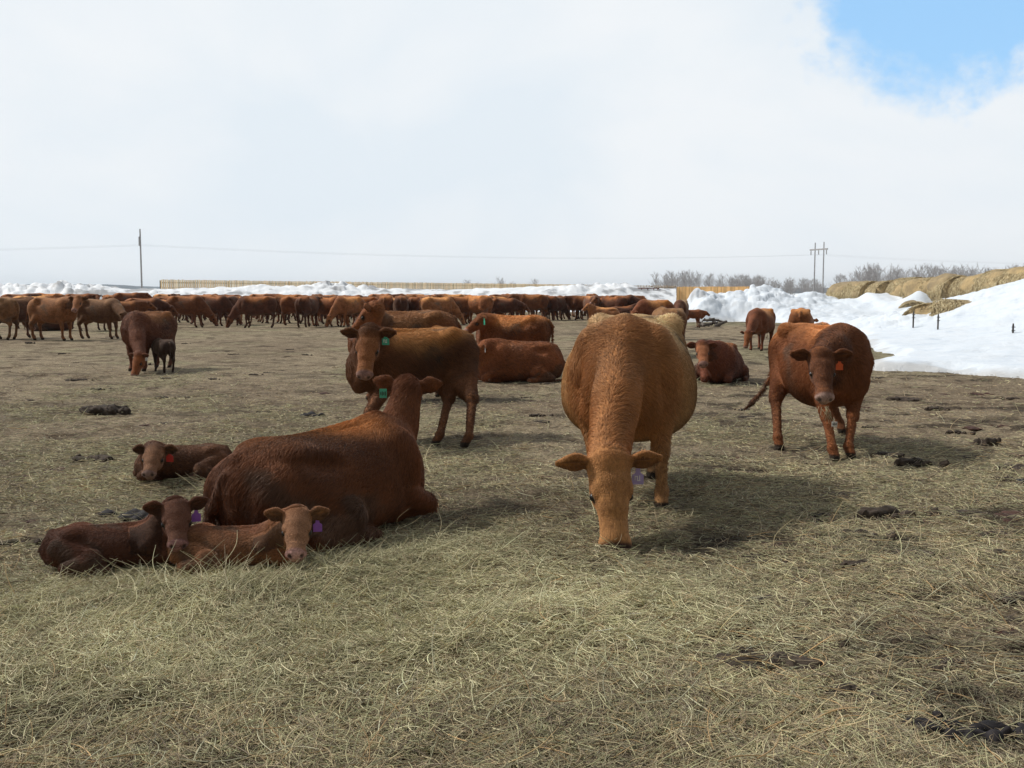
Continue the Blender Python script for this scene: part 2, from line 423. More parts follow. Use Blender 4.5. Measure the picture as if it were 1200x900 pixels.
    add_head(S, fr, hs, ears, kind)
    hooves = []
    lr = legr*(1.0 if not calf else 1.05)
    if not lie:
        D = dict(fl=(.40, .17, 0), fr=(.40, -.17, 0), hl=(-.70, .17, 0), hr=(-.70, -.17, 0))
        for key, d0 in D.items():
            q = 1 if key[1] == 'l' else -1
            ft = np.array(legs[key][0]) if key in legs else np.array(d0)
            if key[0] == 'f':
                sh = np.array([.44, q*.19*wide, .95]); el = np.array([.34, q*.19*wide, .72]); fet = ft+np.array([-.02, 0, .12])
                kn = el*.48+fet*.52 + np.array([.025, 0, 0]); kn[2] = .40
                chain(S, [sh, el, kn], [.12*lr, .095*lr, .056*lr], .06); S.ell(kn, (.052*lr, .05*lr, .065), .03)
                chain(S, [kn, fet], [.046*lr, .038*lr], .02); S.ell(fet, (.046, .046, .045), .03)
            else:
                hp = np.array([-.62, q*.17*wide, 1.02]); sf = np.array([-.50, q*.21*wide, .74]); fet = ft+np.array([-.02, 0, .13])
                hk = sf*.40+fet*.60+np.array([-.14, 0, 0]); hk[2] = .50
                chain(S, [hp, sf], [.20, .13], .08, (0, 1, 0), .75); chain(S, [sf, hk], [.125*lr, .056*lr], .06)
                S.cone(hp+np.array([-.10, 0, -.08]), hk+np.array([-.01, 0, .03]), .13, .042, .08, (0, 1, 0), .7)
                S.ell(hk, (.06, .045, .07), .03); chain(S, [hk, fet], [.048*lr, .040*lr], .025); S.ell(fet, (.046, .046, .045), .03)
            S.cone(fet, ft+np.array([.035, 0, .045]), .042, .05, .02)
            S.cone(ft+np.array([.03, .018, .032]), ft+np.array([.065, .018, .022]), .034, .026, .01)
            S.cone(ft+np.array([.03, -.018, .032]), ft+np.array([.065, -.018, .022]), .034, .026, .01)
            hooves.append(ft)
        if kind == 'cow': S.ell((-.52, 0, .60), (.15, .13, .09), .06)
    else:
        for q in (-1, 1):
            # foreleg folded: elbow low, knee forward, cannon back under
            key = 'fl' if q > 0 else 'fr'
            if key in legs: pts = [np.array(p, float) for p in legs[key]]
            else: pts = [np.array([.36, q*.24, .26]), np.array([.70, q*.22, .10]), np.array([.46, q*.16, .05]), np.array([.38, q*.15, .04])]
            chain(S, pts, [.11*lr, .068*lr, .045*lr, .045*lr][:len(pts)], .035); hooves.append(pts[-1])
            key = 'hl' if q > 0 else 'hr'
            if key in legs: pts = [np.array(p, float) for p in legs[key]]
            else: pts = [np.array([-.62, q*.26, .34*low]), np.array([-.26, q*.42, .20*low]), np.array([-.52, q*.47, .08]), np.array([-.18, q*.50, .055]), np.array([-.08, q*.49, .05])]
            S.cone(pts[0], pts[1], .23*min(1, low*1.08), .13, .05, (0, 1, 0), .62)
            chain(S, pts[1:], [.13*lr, .066*lr, .046*lr, .048*lr], .03); hooves.append(pts[-1])
    if tail is None:
        tail = [(-.86, 0, 1.22), (-.95, 0, 1.10), (-.955, .01, .8), (-.94, .02, .55), (-.93, .02, .36)] if not lie else [(-.84, .04, .50*low), (-.93, .08, .30*low), (-.93, .2, .06), (-.80, .34, .035), (-.6, .42, .03)]
    rr = [.045, .030, .018, .017, .024, .010] if not calf else [.035, .026, .02, .022, .028, .015]
    chain(S, [np.array(p, float) for p in tail], rr[:len(tail)], .03)
    V, Q = S.mesh()
    V[:, 2] = np.maximum(V[:, 2], 0.0 if not lie else -.03)
    # colours
    base = np.array(base); top = base if top is None else np.array(top); dark = base*.6 if dark is None else np.array(dark); face = base if face is None else np.array(face)
    C = np.tile(base, (len(V), 1))
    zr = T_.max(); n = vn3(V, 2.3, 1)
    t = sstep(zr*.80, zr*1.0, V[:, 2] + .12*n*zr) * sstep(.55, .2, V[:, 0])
    C = C*(1-t[:, None]) + top*t[:, None]  # lighter topline: part coat tone, part sunlit back painted into the colour
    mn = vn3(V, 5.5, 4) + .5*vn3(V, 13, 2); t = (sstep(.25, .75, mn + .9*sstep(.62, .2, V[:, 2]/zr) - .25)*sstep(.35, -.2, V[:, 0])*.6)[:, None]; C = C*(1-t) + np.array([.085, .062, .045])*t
    if neckc is not None:
        t = sstep(.30, .62, V[:, 0] + .06*n)[:, None]*.9; C = C*(1-t)+np.array(neckc)*t
    if not lie:
        t = sstep(.62, .3, V[:, 2]+.05*n)[:, None]*.6; C = C*(1-t) + (base*1.15)*t
    hv = (V - fr[0]) @ fr[1].T / hs; hx, hy, hz = hv.T
    L = .84 if calf else 1
    inh = (hx > -.1) & (hx < .62) & (np.abs(hy) < .40) & (hz > -.34) & (hz < .12)
    t = (sstep(-.02, .10, hx)*inh*sstep(.20, .12, np.abs(hy)))[:, None]; C = C*(1-t)+face*t
    t = (sstep(.435*L, .465*L, hx + .02*n)*inh*sstep(-.215, -.19, hz))[:, None]; C = C*(1-t)+np.array(muzz)*t
    nn = np.sqrt((hx-.497*L)**2 + (np.abs(hy)-.050)**2 + (hz+.108)**2); t = (sstep(.026, .012, nn)*inh*(hz > -.14))[:, None]*.85; C = C*(1-t)+.02*t
    t = (sstep(.40*L, .43*L, hx)*inh*sstep(-.150, -.163, hz))[:, None]*.35; C = C*(1-t)+np.array(muzz)*.5*t
    em = np.sqrt((hx-.19*L)**2 + (np.abs(hy)-.10)**2*.3 + (hz+.095)**2); t = (sstep(.058, .026, em)*inh)[:, None]*.9; C = C*(1-t)+np.array((.018, .01, .007))*t
    earm = inh & (np.abs(hy) > .125) & (hx > .004); t = (earm*sstep(.0, .012, hx))[:, None]*.7; C = C*(1-t)+dark*.8*t
    for ft in hooves:
        if not lie: t = (sstep(.075, .055, V[:, 2])*(np.hypot(V[:, 0]-ft[0], V[:, 1]-ft[1]) < .2))[:, None]; C = C*(1-t)+np.array((.03, .022, .016))*t
    if tail is not None and not lie:
        p = np.array(tail[-1]); t = sstep(.32, .12, np.linalg.norm(V-p, axis=1))[:, None]*.75; C = C*(1-t)+dark*t
    return V, Q, C, fr, S

def grow_coat(V, Q, C, n, length, width, parent, fr, hs, seed=0, lie=False, tuft=1.0, name='coat', flow0=(-.75, 0, -.5)):
    r = np.random.default_rng(seed)
    A, B, Cc, D = (V[Q[:, i]] for i in range(4))
    nrm = np.cross(Cc-A, D-B); area = np.linalg.norm(nrm, axis=1)*.5; nrm /= (np.linalg.norm(nrm, axis=1)[:, None]+1e-9)
    # smooth normals per vertex
    VN = np.zeros_like(V)
    for i in range(4): np.add.at(VN, Q[:, i], nrm)
    VN /= np.linalg.norm(VN, axis=1)[:, None]+1e-9
    mid = (A+Cc)/2
    hv = (mid - fr[0]) @ fr[1].T / hs
    hm = (hv[:, 0] > -.03) & (hv[:, 0] < .62) & (np.abs(hv[:, 1]) < .4) & (hv[:, 2] > -.32) & (hv[:, 2] < .1)
    muz = hm & (hv[:, 0] > .43*(.9)); w = area*np.where(muz, 0, 1.0)*np.where(mid[:, 2] < .06, .1, 1)*np.where(hm, 2.2, 1)
    em = hm & (np.sqrt((hv[:, 0]-.178)**2+(hv[:, 2]+.093)**2) < .036) & (np.abs(hv[:, 1]) < .13); w[em] = 0; em2 = hm & (np.abs(hv[:, 1]) > .13) & (np.abs(hv[:, 1]) < .26) & (hv[:, 0] > .004); w[em2] *= .12; earf = hm & (np.abs(hv[:, 1]) > .125)
    fi = r.choice(len(Q), n, p=w/w.sum()); u = r.random((n, 1)); v = r.random((n, 1))
    q = Q[fi]
    def lerp(M): return (M[q[:, 0]]*(1-u)+M[q[:, 1]]*u)*(1-v) + (M[q[:, 3]]*(1-u)+M[q[:, 2]]*u)*v
    Pp = lerp(V); Nn = lerp(VN); Nn /= np.linalg.norm(Nn, axis=1)[:, None]+1e-9; cc = lerp(C)
    isH = hm[fi]; isE = earf[fi]
    flow = np.tile(np.array(flow0, float), (n, 1)); flow[isH] = fr[1][0]*.9 - fr[1][2]*.1
    flow += np.stack([vn3(Pp, 5, 2), vn3(Pp, 5, 4), vn3(Pp, 5, 5)], 1)*.5 + r.normal(0, .15, (n, 3))
    flow -= Nn*(flow*Nn).sum(1)[:, None]; flow /= np.linalg.norm(flow, axis=1)[:, None]+1e-9
    Ln = length*(.6+.8*r.random(n))*np.where(isE, .20, np.where(isH, .28, 1))*np.clip(Pp[:, 2]/.8 if not lie else Pp[:, 2]/.15+.4, .30, 1)*(1+.35*vn3(Pp, 4, 3)); Ln = Ln[:, None]
    p0 = Pp - Nn*.004; p1 = Pp + flow*Ln*.5 + Nn*Ln*.15*tuft; p2 = Pp + flow*Ln*1.1 + Nn*Ln*.16*tuft + np.array([0, 0, -.12])*Ln
    pts = np.stack([p0, p1, p2], 1).reshape(-1, 3).astype(np.float32)
    hc = bpy.data.hair_curves.new(name); hc.add_curves([3]*n)
    hc.attributes['position'].data.foreach_set('vector', pts.ravel()) if 'position' in hc.attributes else hc.points.foreach_set('position', pts.ravel())
    ra = hc.attributes.get('radius') or hc.attributes.new('radius', 'FLOAT', 'POINT')
    ra.data.foreach_set('value', np.tile(np.array([width, width*.8, width*.15], np.float32), n))
    big = vn3(Pp, 3.0, 6)[:, None]; jit = (1 + r.normal(0, .20, (n, 1)) + .48*big + .10*vn3(Pp, 14, 1)[:, None]); cc = np.clip(cc*jit, .004, .8)
    ca = hc.attributes.new('coat', 'FLOAT_COLOR', 'CURVE'); c4 = np.ones((n, 4), np.float32); c4[:, :3] = cc; ca.data.foreach_set('color', c4.ravel())
    hc.materials.append(M_FUR)
    o = bpy.data.objects.new(name, hc); col.objects.link(o); o.parent = parent
    return o

def to_local(wp, loc, yaw, s):
    x, y, z = wp[0]-loc[0], wp[1]-loc[1], wp[2]; c, q = cos(-yaw), sin(-yaw)
    return np.array([(x*c-y*q)/s, (x*q+y*c)/s, z/s])
def dir_local(d, yaw):
    c, q = cos(-yaw), sin(-yaw); return np.array([d[0]*c-d[1]*q, d[0]*q+d[1]*c, d[2]])
def ear_tag(parent, fr, hs, side, colr, size=.075, e=0, ink=True):
    """flat plastic tag hanging in front of the ear"""
    c = fr[0] + hs*(.045*fr[1][0] + side*.175*fr[1][1] + (-.115+e*.1)*fr[1][2])
    m = MB(); w = size*.42; hgt = size*.62; t = .004
    prof = [(-w*.35, hgt), (w*.35, hgt), (w*.45, hgt*.35), (w, hgt*.1), (w, -hgt), (-w, -hgt), (-w, hgt*.1), (-w*.45, hgt*.35)]
    fx = fr[1][0]*.9+np.array([0, 0, -.1]); fx = np.array([fx[0], fx[1], 0]); nn = np.linalg.norm(fx)
    fx = fx/nn if nn > .1 else np.array([1., 0, 0]); sx = np.cross((0, 0, 1), fx)
    for k in (0, 1):
        for a, b in prof: m.v.append(tuple(c + sx*a + np.array([0, 0, 1])*b + fx*(t*(k-.5))))
    n = len(prof); m.f.append(tuple(range(n-1, -1, -1))); m.f.append(tuple(range(n, 2*n)))
    for i in range(n): m.f.append((i, (i+1) % n, n+(i+1) % n, n+i))
    o = m.build('ear_tag', M_TAGS[colr], parent)
    if ink:
        k = MB()
        for j, (a, b, dx, dz) in enumerate([(-.5, 0, .12, .5), (-.22, .18, .35, .1), (-.1, -.12, .12, .4), (.2, -.3, .35, .1), (.3, 0, .12, .55)]):
            cc = c + sx*(a*w) + np.array([0, 0, 1])*(b*hgt-.25*hgt) + fx*(t*.5+.001)
            k.box(cc, (.002, dx*w*1.2, dz*hgt*1.1), math.atan2(fx[1], fx[0]))
        k.build('tag_number', M_INK if colr in ('white', 'orange', 'red') else M_TAGS['white'], o)
    return o
def eyes(parent, fr, hs, kind='cow'):
    L = .84 if kind == 'calf' else 1
    for q in (-1, 1):
        c = fr[0] + hs*(.192*L*fr[1][0] + q*(.108 if kind == 'calf' else .097)*fr[1][1] - .094*fr[1][2]); bm_v = []; bm_f = []
        n = 12; r = .024*hs*(1.1 if kind == 'calf' else 1)
        for i in range(7):
            for j in range(n):
                a = pi*(i+.001)/6.002; b = 2*pi*j/n; bm_v.append(tuple(c + r*np.array([sin(a)*cos(b), sin(a)*sin(b), cos(a)])))
        for i in range(6):
            for j in range(n): bm_f.append((i*n+j, (i+1)*n+j, (i+1)*n+(j+1) % n, i*n+(j+1) % n))
        m = MB(); m.v = bm_v; m.f = bm_f; m.build('eye', M_EYE, parent, True)
def critter(name, label, cat_, loc, fwd, s=1.0, kind='cow', group=None, head=None, nosew=None, tags=(), hair=0, hlen=.03, hwid=.0022, seed=0, feet=None, z0=0, **kw):
    yaw = math.atan2(fwd[1], fwd[0])
    root = empty(name, (loc[0], loc[1], z0), yaw, s); tag(root, label, cat_, group)
    if head is not None: kw['poll'] = to_local((head[0], head[1], head[2]-z0), loc, yaw, s)
    if nosew is not None: kw['nose'] = dir_local(nosew, yaw)
    if feet: kw['legs'] = {k: [to_local((p[0], p[1], 0), loc, yaw, s)] for k, p in feet.items()}
    V, Q, C, fr, S = animal(kind=kind, **kw)
    hs = kw.get('hs', 1.0)
    V2 = V.copy()
    if hair: V2 = V + 0
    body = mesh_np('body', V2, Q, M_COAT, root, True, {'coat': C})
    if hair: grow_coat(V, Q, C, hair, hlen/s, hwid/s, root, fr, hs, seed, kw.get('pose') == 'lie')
    eyes(root, fr, hs, kind)
    for t in tags: ear_tag(root, fr, hs, *t)
    return root, fr

# ---------------------------------------------------------------- ground
def seg_d(x, y, a, b):
    ax, ay = a; bx, by = b; t = np.clip(((x-ax)*(bx-ax)+(y-ay)*(by-ay))/((bx-ax)**2+(by-ay)**2), 0, 1)
    return np.hypot(x-ax-t*(bx-ax), y-ay-t*(by-ay))
SWATH = [G(60, 715), G(260, 705), G(400, 690), G(560, 650)]
SW2 = [G(420, 790), G(620, 740), G(800, 700)]
FLAT = []                                                # (x, y, r) where animals lie
def gh(x, y):
    x = np.asarray(x, float); y = np.asarray(y, float); D = np.hypot(x, y); fade = 1/(1+(D/22)**2)
    h = .035*fbm(x*.9, y*.9, 1, 3) + .022*fbm(x*3.1, y*3.1, 2, 3) + .030*np.maximum(fbm(x*6.5, y*6.5, 4, 3), -.12) + .012*fbm(x*17, y*17, 6, 2)
    h = h*(.35+.65*fade)
    for k in range(len(SWATH)-1):
        d = seg_d(x, y, SWATH[k], SWATH[k+1]); h = h + (.055*np.exp(-(d/.26)**2))/1.6
    for k in range(len(SW2)-1):
        d = seg_d(x, y, SW2[k], SW2[k+1]); h = h + (.035*np.exp(-(d/.22)**2))/1.5
    return h*sstep(140, 60, D)
def dark_mask(x, y):
    D = np.hypot(x, y); px = CX + F*x/np.maximum(y, .3)
    m = np.maximum(sstep(.28, .46, fbm(x*2.4, y*2.4, 3, 4)), sstep(.26, .42, fbm(x*.8+7, y*1.7, 6, 5)))
    sw = np.full(np.shape(x), 9.)
    for P_ in (SWATH, SW2):
        for k in range(len(P_)-1): sw = np.minimum(sw, seg_d(x, y, P_[k], P_[k+1]))
    return m*sstep(.2, .7, sw)*(.55+.45*sstep(560, 860, px))
def hay_amount(x, y):
    n = fbm(x*.55, y*.55, 5, 3)
    D = np.hypot(x, y); px = CX + F*x/np.maximum(y, .3); a = sstep(-.22, .42, n - .22 + .62*sstep(9.5, 6.0, D)*sstep(2.3, .6, x) + .30*sstep(11, 8, D)*sstep(1.2, 2.2, x)*sstep(5, 4, x) + .15*sstep(22, 12, D) - .22*sstep(2.8, 4.5, x) - .9*dark_mask(x, y))
    return a
def dirt_mat():
    m, nt, bs = new_mat('trampled_hay_and_manure'); o = objco(nt)
    at = nt.nodes.new('ShaderNodeAttribute'); at.attribute_name = 'coat'
    a = ramp(nt, noise(nt, 34, 6, .7, o, .4), [(.30, (.38, .36, .34)), (.5, (.92, .92, .9)), (.66, (1.5, 1.45, 1.35))])
    b = ramp(nt, noise(nt, 4.2, 6, .7, o, .8), [(.30, (.42, .38, .34)), (.42, (.9, .88, .86)), (.7, (1.22, 1.22, 1.18))])
    g = ramp(nt, noise(nt, 120, 3, .6, o), [(.3, (.7, .7, .7)), (.7, (1.3, 1.3, 1.3))])
    mp = nt.nodes.new('ShaderNodeMapping'); mp.inputs['Scale'].default_value = (5, 22, 5); mp.inputs['Rotation'].default_value = (0, 0, .25); nt.links.new(o, mp.inputs[0])
    s_ = ramp(nt, noise(nt, 2.2, 5, .65, mp.outputs[0], 1.5), [(.32, (.7, .68, .66)), (.6, (1.12, 1.12, 1.08)), (.74, (1.5, 1.5, 1.35))])
    c = mixc(nt, 1, at.outputs['Color'], a, 'MULTIPLY'); c = mixc(nt, 1, c, b, 'MULTIPLY'); c = mixc(nt, 1, c, g, 'MULTIPLY'); c = mixc(nt, 1, c, s_, 'MULTIPLY')
    mid = ramp(nt, noise(nt, 1.6, 8, .74, o, .6), [(.36, (.36, .30, .26)), (.45, (.86, .83, .80)), (.62, (1.12, 1.12, 1.08)), (.72, (1.35, 1.32, 1.2))]); c = mixc(nt, 1, c, mid, 'MULTIPLY')
    hs_ = nt.nodes.new('ShaderNodeHueSaturation'); hs_.inputs['Saturation'].default_value = .92; nt.links.new(c, hs_.inputs['Color']); c = hs_.outputs[0]
    nt.links.new(c, bs.inputs['Base Color']); bs.inputs['Roughness'].default_value = .95; bs.inputs['Specular IOR Level'].default_value = .1
    bump(nt, bs, noise(nt, 26, 7, .72, o, .5), .9, .05)
    return m
def polar_grid(rs, azs):
    Rr, A = np.meshgrid(rs, azs, indexing='ij'); return Rr*np.sin(A), Rr*np.cos(A)
def grid_faces(n, m, wrap=False):
    i, j = np.meshgrid(np.arange(n-1), np.arange(m if wrap else m-1), indexing='ij'); j2 = (j+1) % m
    return np.stack([i*m+j, i*m+j2, (i+1)*m+j2, (i+1)*m+j], -1).reshape(-1, 4)[:, ::-1]
def build_ground():
    fine = np.linspace(R(-34), R(34), 560); coarse = np.linspace(R(34), R(326), 60)[1:-1]; az = np.concatenate([fine, coarse])
    rs = np.concatenate([[.05, .6, 1.2, 1.8, 2.3], np.geomspace(2.7, 30, 430), np.geomspace(30.5, 135, 110)])
    X, Y = polar_grid(rs, az); Z = gh(X, Y)
    V = np.stack([X, Y, Z], -1).reshape(-1, 3)
    ha = hay_amount(V[:, 0], V[:, 1])[:, None]; D = np.hypot(V[:, 0], V[:, 1])[:, None]
    big = fbm(V[:, 0]*.22, V[:, 1]*.22, 2, 4)[:, None]
    dirt = np.array([.30, .245, .175]); hay = np.array([.28, .255, .165]); brown = np.array([.20, .15, .108])
    C = dirt*(1-ha)+hay*ha; t = sstep(.05, .5, big + .25*sstep(3, 7, V[:, :1])*sstep(30, 12, D)); C = C*(1-.55*t)+brown*.55*t
    green = np.array([.27, .265, .165]); t = sstep(.1, .5, fbm(V[:, 0]*.12, V[:, 1]*.12, 6, 3))[:, None]*sstep(14, 30, D)*.6; C = C*(1-t)+green*t
    t = dark_mask(V[:, 0], V[:, 1])[:, None]*.80; C = C*(1-t)+np.array([.05, .036, .027])*t
    o = mesh_np('ground', V, grid_faces(len(rs), len(az), True), dirt_mat(), None, True, {'coat': C}); tag(o, kind='structure')
build_ground()

def snow_mat():
    m, nt, bs = new_mat('old_snow'); o = objco(nt)
    at = nt.nodes.new('ShaderNodeAttribute'); at.attribute_name = 'coat'
    a = ramp(nt, noise(nt, 1.7, 7, .68, o), [(.28, (.74, .78, .84)), (.42, (.92, .945, .97)), (.62, (1, 1, 1))])
    nt.links.new(mixc(nt, 1, at.outputs['Color'], a, 'MULTIPLY'), bs.inputs['Base Color'])
    bs.inputs['Roughness'].default_value = .6; bs.inputs['Subsurface Weight'].default_value = 0
    bump(nt, bs, noise(nt, 3.5, 7, .6, o, .6), .35, .12)
    return m
M_SNOW = snow_mat()
def build_far_snow():
    az = np.linspace(0, 2*pi, 121)[:-1]; rs = np.array([100, 118, 140, 200, 320, 600, 1200, 2000, 3000, 3600.])
    X, Y = polar_grid(rs, az); Z = np.full_like(X, .02); Z[2:] = .05 + .25*np.abs(fbm(X[2:]*.01, Y[2:]*.01, 3, 3)); V = np.stack([X, Y, Z], -1).reshape(-1, 3); V[:len(az), 2] = -.03
    C = np.full((len(V), 3), .74) * np.array([.97, .99, 1.0])
    tag(mesh_np('snow_field', V, grid_faces(len(rs), len(az), True), M_SNOW, None, True, {'coat': C}), kind='structure')
build_far_snow()

# snow on the right: drift rising from the yard edge, lumpy ploughed ridge, tall drift
EDGE = [G(782, 378), G(862, 377), G(950, 380), G(1004, 400), G(1022, 414), G(1030, 433), G(1112, 436), G(1205, 443), G(1500, 470), (60, 10), (80, 125), (26.0, 125), (11.2, 66)]
def inside(x, y, poly):
    c = np.zeros(x.shape, bool); n = len(poly)
    for i in range(n):
        (x1, y1), (x2, y2) = poly[i], poly[(i+1) % n]
        cond = ((y1 > y) != (y2 > y)); xi = (x2-x1)*(y-y1)/((y2-y1) if y2 != y1 else 1e-9)+x1; c ^= cond & (x < xi)
    return c
def edge_dist(x, y):
    d = np.full(x.shape, 1e9)
    for i in list(range(9)) + [len(EDGE)-1]: d = np.minimum(d, seg_d(x, y, EDGE[i], EDGE[(i+1) % len(EDGE)]))
    return np.where(inside(x, y, EDGE), d, -d)
def cells(x, y, f, seed=0):                               # rounded lumps, worley style
    x = x*f; y = y*f; i = np.floor(x).astype(int); j = np.floor(y).astype(int); best = np.full(x.shape, 9.); hv = np.zeros(x.shape)
    for a in (-1, 0, 1):
        for b in (-1, 0, 1):
            u = (i+a) & 255; v = (j+b) & 255; cx = i+a+_tab[seed, u, v]; cy = j+b+_tab[seed+1, u, v]; d = np.hypot(x-cx, y-cy)
            m = d < best; best = np.where(m, d, best); hv = np.where(m, _tab[seed+2, u, v], hv)
    return np.clip(1-best*best*1.3, -.2, 1)*(.25+.75*hv)
def snow_h(x, y):
    d = edge_dist(x, y) + .9*fbm(x*.5, y*.5, 2, 4)
    h = .16*sstep(0, .7, d) + .25*sstep(1, 6, d) + .60*sstep(5, 15, d) + .05*fbm(x*.6, y*.6, 1, 4)*sstep(0, 3, d) + .17*(np.abs(vnoise(x*.22+y*.12, y*.30-x*.1, 6))-.3)*sstep(1, 5, d) + .035*np.abs(vnoise(x*1.6+y*.5, y*2.6, 2))*sstep(.5, 2, d)
    bx = x-(19.8+(60-y)*.372); h = h + np.exp(-((bx+1.0)/1.7)**2)*sstep(62, 56, y)*(.62+.95*np.maximum(fbm(x*.5, y*.42, 5, 3), -.35)); h = h + 2.0*np.exp(-((x-20.5)/5.0)**2-((y-35)/7.5)**2)                                  # tall drift
    # ploughed ridge
    ry = 58 + 0*x; w = np.exp(-((y-59)/4.2)**2)*sstep(8.5, 10.8, x)*sstep(20.5, 15.5, x)
    w = w*sstep(.1, 1.6, d); h = h + w*(.62 + .62*cells(x, y, .62, 0) + .34*cells(x, y, 1.6, 2) + .10*cells(x, y, 3.4, 4))
    pk = np.exp(-((x-13.3)/1.7)**2-((y-58)/3)**2)*.34 + np.exp(-((x-10.4)/.9)**2-((y-58)/2.2)**2)*.35; h = h + pk
    rub = sstep(9, 12, x)*sstep(19.5, 15, x)*sstep(32, 37, y)*sstep(60, 50, y)*sstep(0, 2, d)
    h = h + rub*(.22*cells(x, y, 1.1, 1) + .12*cells(x, y, 2.6, 3))
    return np.where(d > -.25, h, -.3) - .05*(d < .05)
def build_right_snow():
    az = np.arctan(np.concatenate([np.arange(760, 1215, 1.1), np.arange(1215, 2400, 12)])/F - CX/F); rs = np.concatenate([np.geomspace(17, 45, 190), np.geomspace(45.2, 74, 190), np.geomspace(75, 128, 24)])
    Rr, A = np.meshgrid(rs, az, indexing='ij'); Y = Rr; X = Rr*np.tan(A); Z = snow_h(X, Y)
    V = np.stack([X, Y, Z], -1).reshape(-1, 3); Fq = grid_faces(len(rs), len(az)); keep = (V[Fq][:, :, 2] > -.2).any(1)
    n = fbm(V[:, 0]*1.3, V[:, 1]*1.3, 3, 4); w = np.exp(-((V[:, 1]-58)/6)**2)*sstep(16, 10, V[:, 0])
    t = (sstep(.22, .5, n)*w*.75)[:, None]; C = np.array([.68, .72, .77])*(1-t) + np.array([.33, .33, .34])*t
    e = edge_dist(V[:, 0], V[:, 1]) + .5*n; t = (sstep(.45, .0, e)*.5*(V[:, 2] < .35))[:, None]; C = C*(1-t)+np.array([.38, .33, .27])*t
    tag(mesh_np('snow_bank', V, Fq[keep], M_SNOW, None, True, {'coat': C}), kind='structure')
build_right_snow()
def build_left_ridge():
    px = np.arange(-420, 792, 1.3); ds = np.concatenate([np.linspace(82, 104, 70)])
    Pp, Dd = np.meshgrid(px, ds, indexing='xy'); X = (Pp-CX)/F*Dd; Y = Dd
    prof = np.exp(-((Y-(94+2*fbm(X*.06, X*0+2, 1, 2)))/5.2)**2)
    long_ = 1.84 + .30*fbm(X*.09, X*0+5, 4, 3)
    rough = sstep(-.25, .2, fbm(X*.07, X*0+9, 6, 3) + .1)
    Z = prof*(long_ + rough*(.60*cells(X, Y, .62, 0) + .55*cells(X, Y, 1.3, 3)-.10) + .16*cells(X, Y, 1.0, 4)) - .05
    # low snow heap standing forward of the ridge
    fx, fy = G(182, 361); Z = np.maximum(Z, 1.5*np.exp(-((X-(180-CX)/F*86)/2.6)**2-((Y-87)/3.2)**2)*(1+.25*cells(X, Y, 1.2, 2))-.05)
    V = np.stack([X, Y, Z], -1).reshape(-1, 3); Fq = grid_faces(len(ds), len(px))
    n = fbm(V[:, 0]*.9, V[:, 1]*.9, 2, 4); b = fbm(V[:, 0]*.10, V[:, 1]*.1, 5, 3)
    t = sstep(.0, .34, n + .9*b - .12)[:, None]*.85; C = np.array([.80, .81, .83])*(1-t)+np.array([.26, .255, .26])*t
    tag(mesh_np('snow_ridge', V, Fq, M_SNOW, None, True, {'coat': C}), kind='structure')
build_left_ridge()

# far wooded rise along the horizon, left
def build_hills():
    px = np.arange(-600, 1800, 4.0); D = 2300; X = (px-CX)/F*D
    top = 12 + 9*sstep(330, 60, px) + 1.3*fbm(px*.02, px*0, 1, 3)*2 + .9*vnoise(px*.14, px*0+3, 2)
    rows = []
    for k, (dy, f) in enumerate([(0, 0), (60, .75), (140, 1.0), (500, .9), (900, 0)]): rows.append(np.stack([X*(D+dy)/D, np.full_like(X, D+dy), top*f], -1))
    V = np.stack(rows).reshape(-1, 3)
    tag(mesh_np('hills', V, grid_faces(5, len(px)), plain('distant_woodland', (.05, .065, .085), .9, .4, .02), None, True), kind='structure')
build_hills()

# ---------------------------------------------------------------- hay litter
def strand_mat():
    m, nt, bs = new_mat('dry_hay_strands'); at = nt.nodes.new('ShaderNodeAttribute'); at.attribute_name = 'tint'
    nt.links.new(at.outputs['Color'], bs.inputs['Base Color']); bs.inputs['Roughness'].default_value = .6; bs.inputs['Specular IOR Level'].default_value = .25
    return m
M_STRAW = strand_mat()
def strands(name, x, y, length, width, r, lift=.02, up=0.0, palette=None, z0=None, ang=None, spread=1.5):
    n = len(x)
    if ang is None: ang = fbm(x*1.6, y*1.6, 3, 2)*3.2 + r.normal(0, spread, n)
    pitch = np.abs(r.normal(0, .06, n)) + up*r.random(n)**14*1.1
    bend = r.normal(0, .75, n); L = length; d = np.stack([np.cos(ang), np.sin(ang)], 1)
    z = (gh(x, y) if z0 is None else z0) + r.random(n)**1.6*lift
    ks = np.array([-.5, -.17, .17, .5]); pts = np.zeros((n, 4, 3))
    for i, k in enumerate(ks):
        a = ang + bend*k; pts[:, i, 0] = x + np.cos(a)*L*k; pts[:, i, 1] = y + np.sin(a)*L*k
        pts[:, i, 2] = z + (k+.4)*L*np.sin(pitch) + .003 - (k*k)*L*.10*r.random(n)
    hc = bpy.data.hair_curves.new(name); hc.add_curves([4]*n)
    hc.attributes['position'].data.foreach_set('vector', pts.astype(np.float32).ravel())
    ra = hc.attributes.get('radius') or hc.attributes.new('radius', 'FLOAT', 'POINT')
    ra.data.foreach_set('value', (width[:, None]*np.array([.8, 1, .9, .4])).astype(np.float32).ravel())
    pal = np.array(palette); c = pal[r.integers(0, len(pal), n)]*(1+r.normal(0, .22, (n, 1)))
    if name == 'hay_litter': c = c*(1-.45*dark_mask(x, y)[:, None])
    c = c*(1+.30*fbm(x*1.1, y*1.1, 4, 4)[:, None]); c4 = np.ones((n, 4), np.float32); c4[:, :3] = np.clip(c, .02, .8)
    hc.attributes.new('tint', 'FLOAT_COLOR', 'CURVE').data.foreach_set('color', c4.ravel()); hc.materials.append(M_STRAW)
    o = bpy.data.objects.new(name, hc); col.objects.link(o); return o
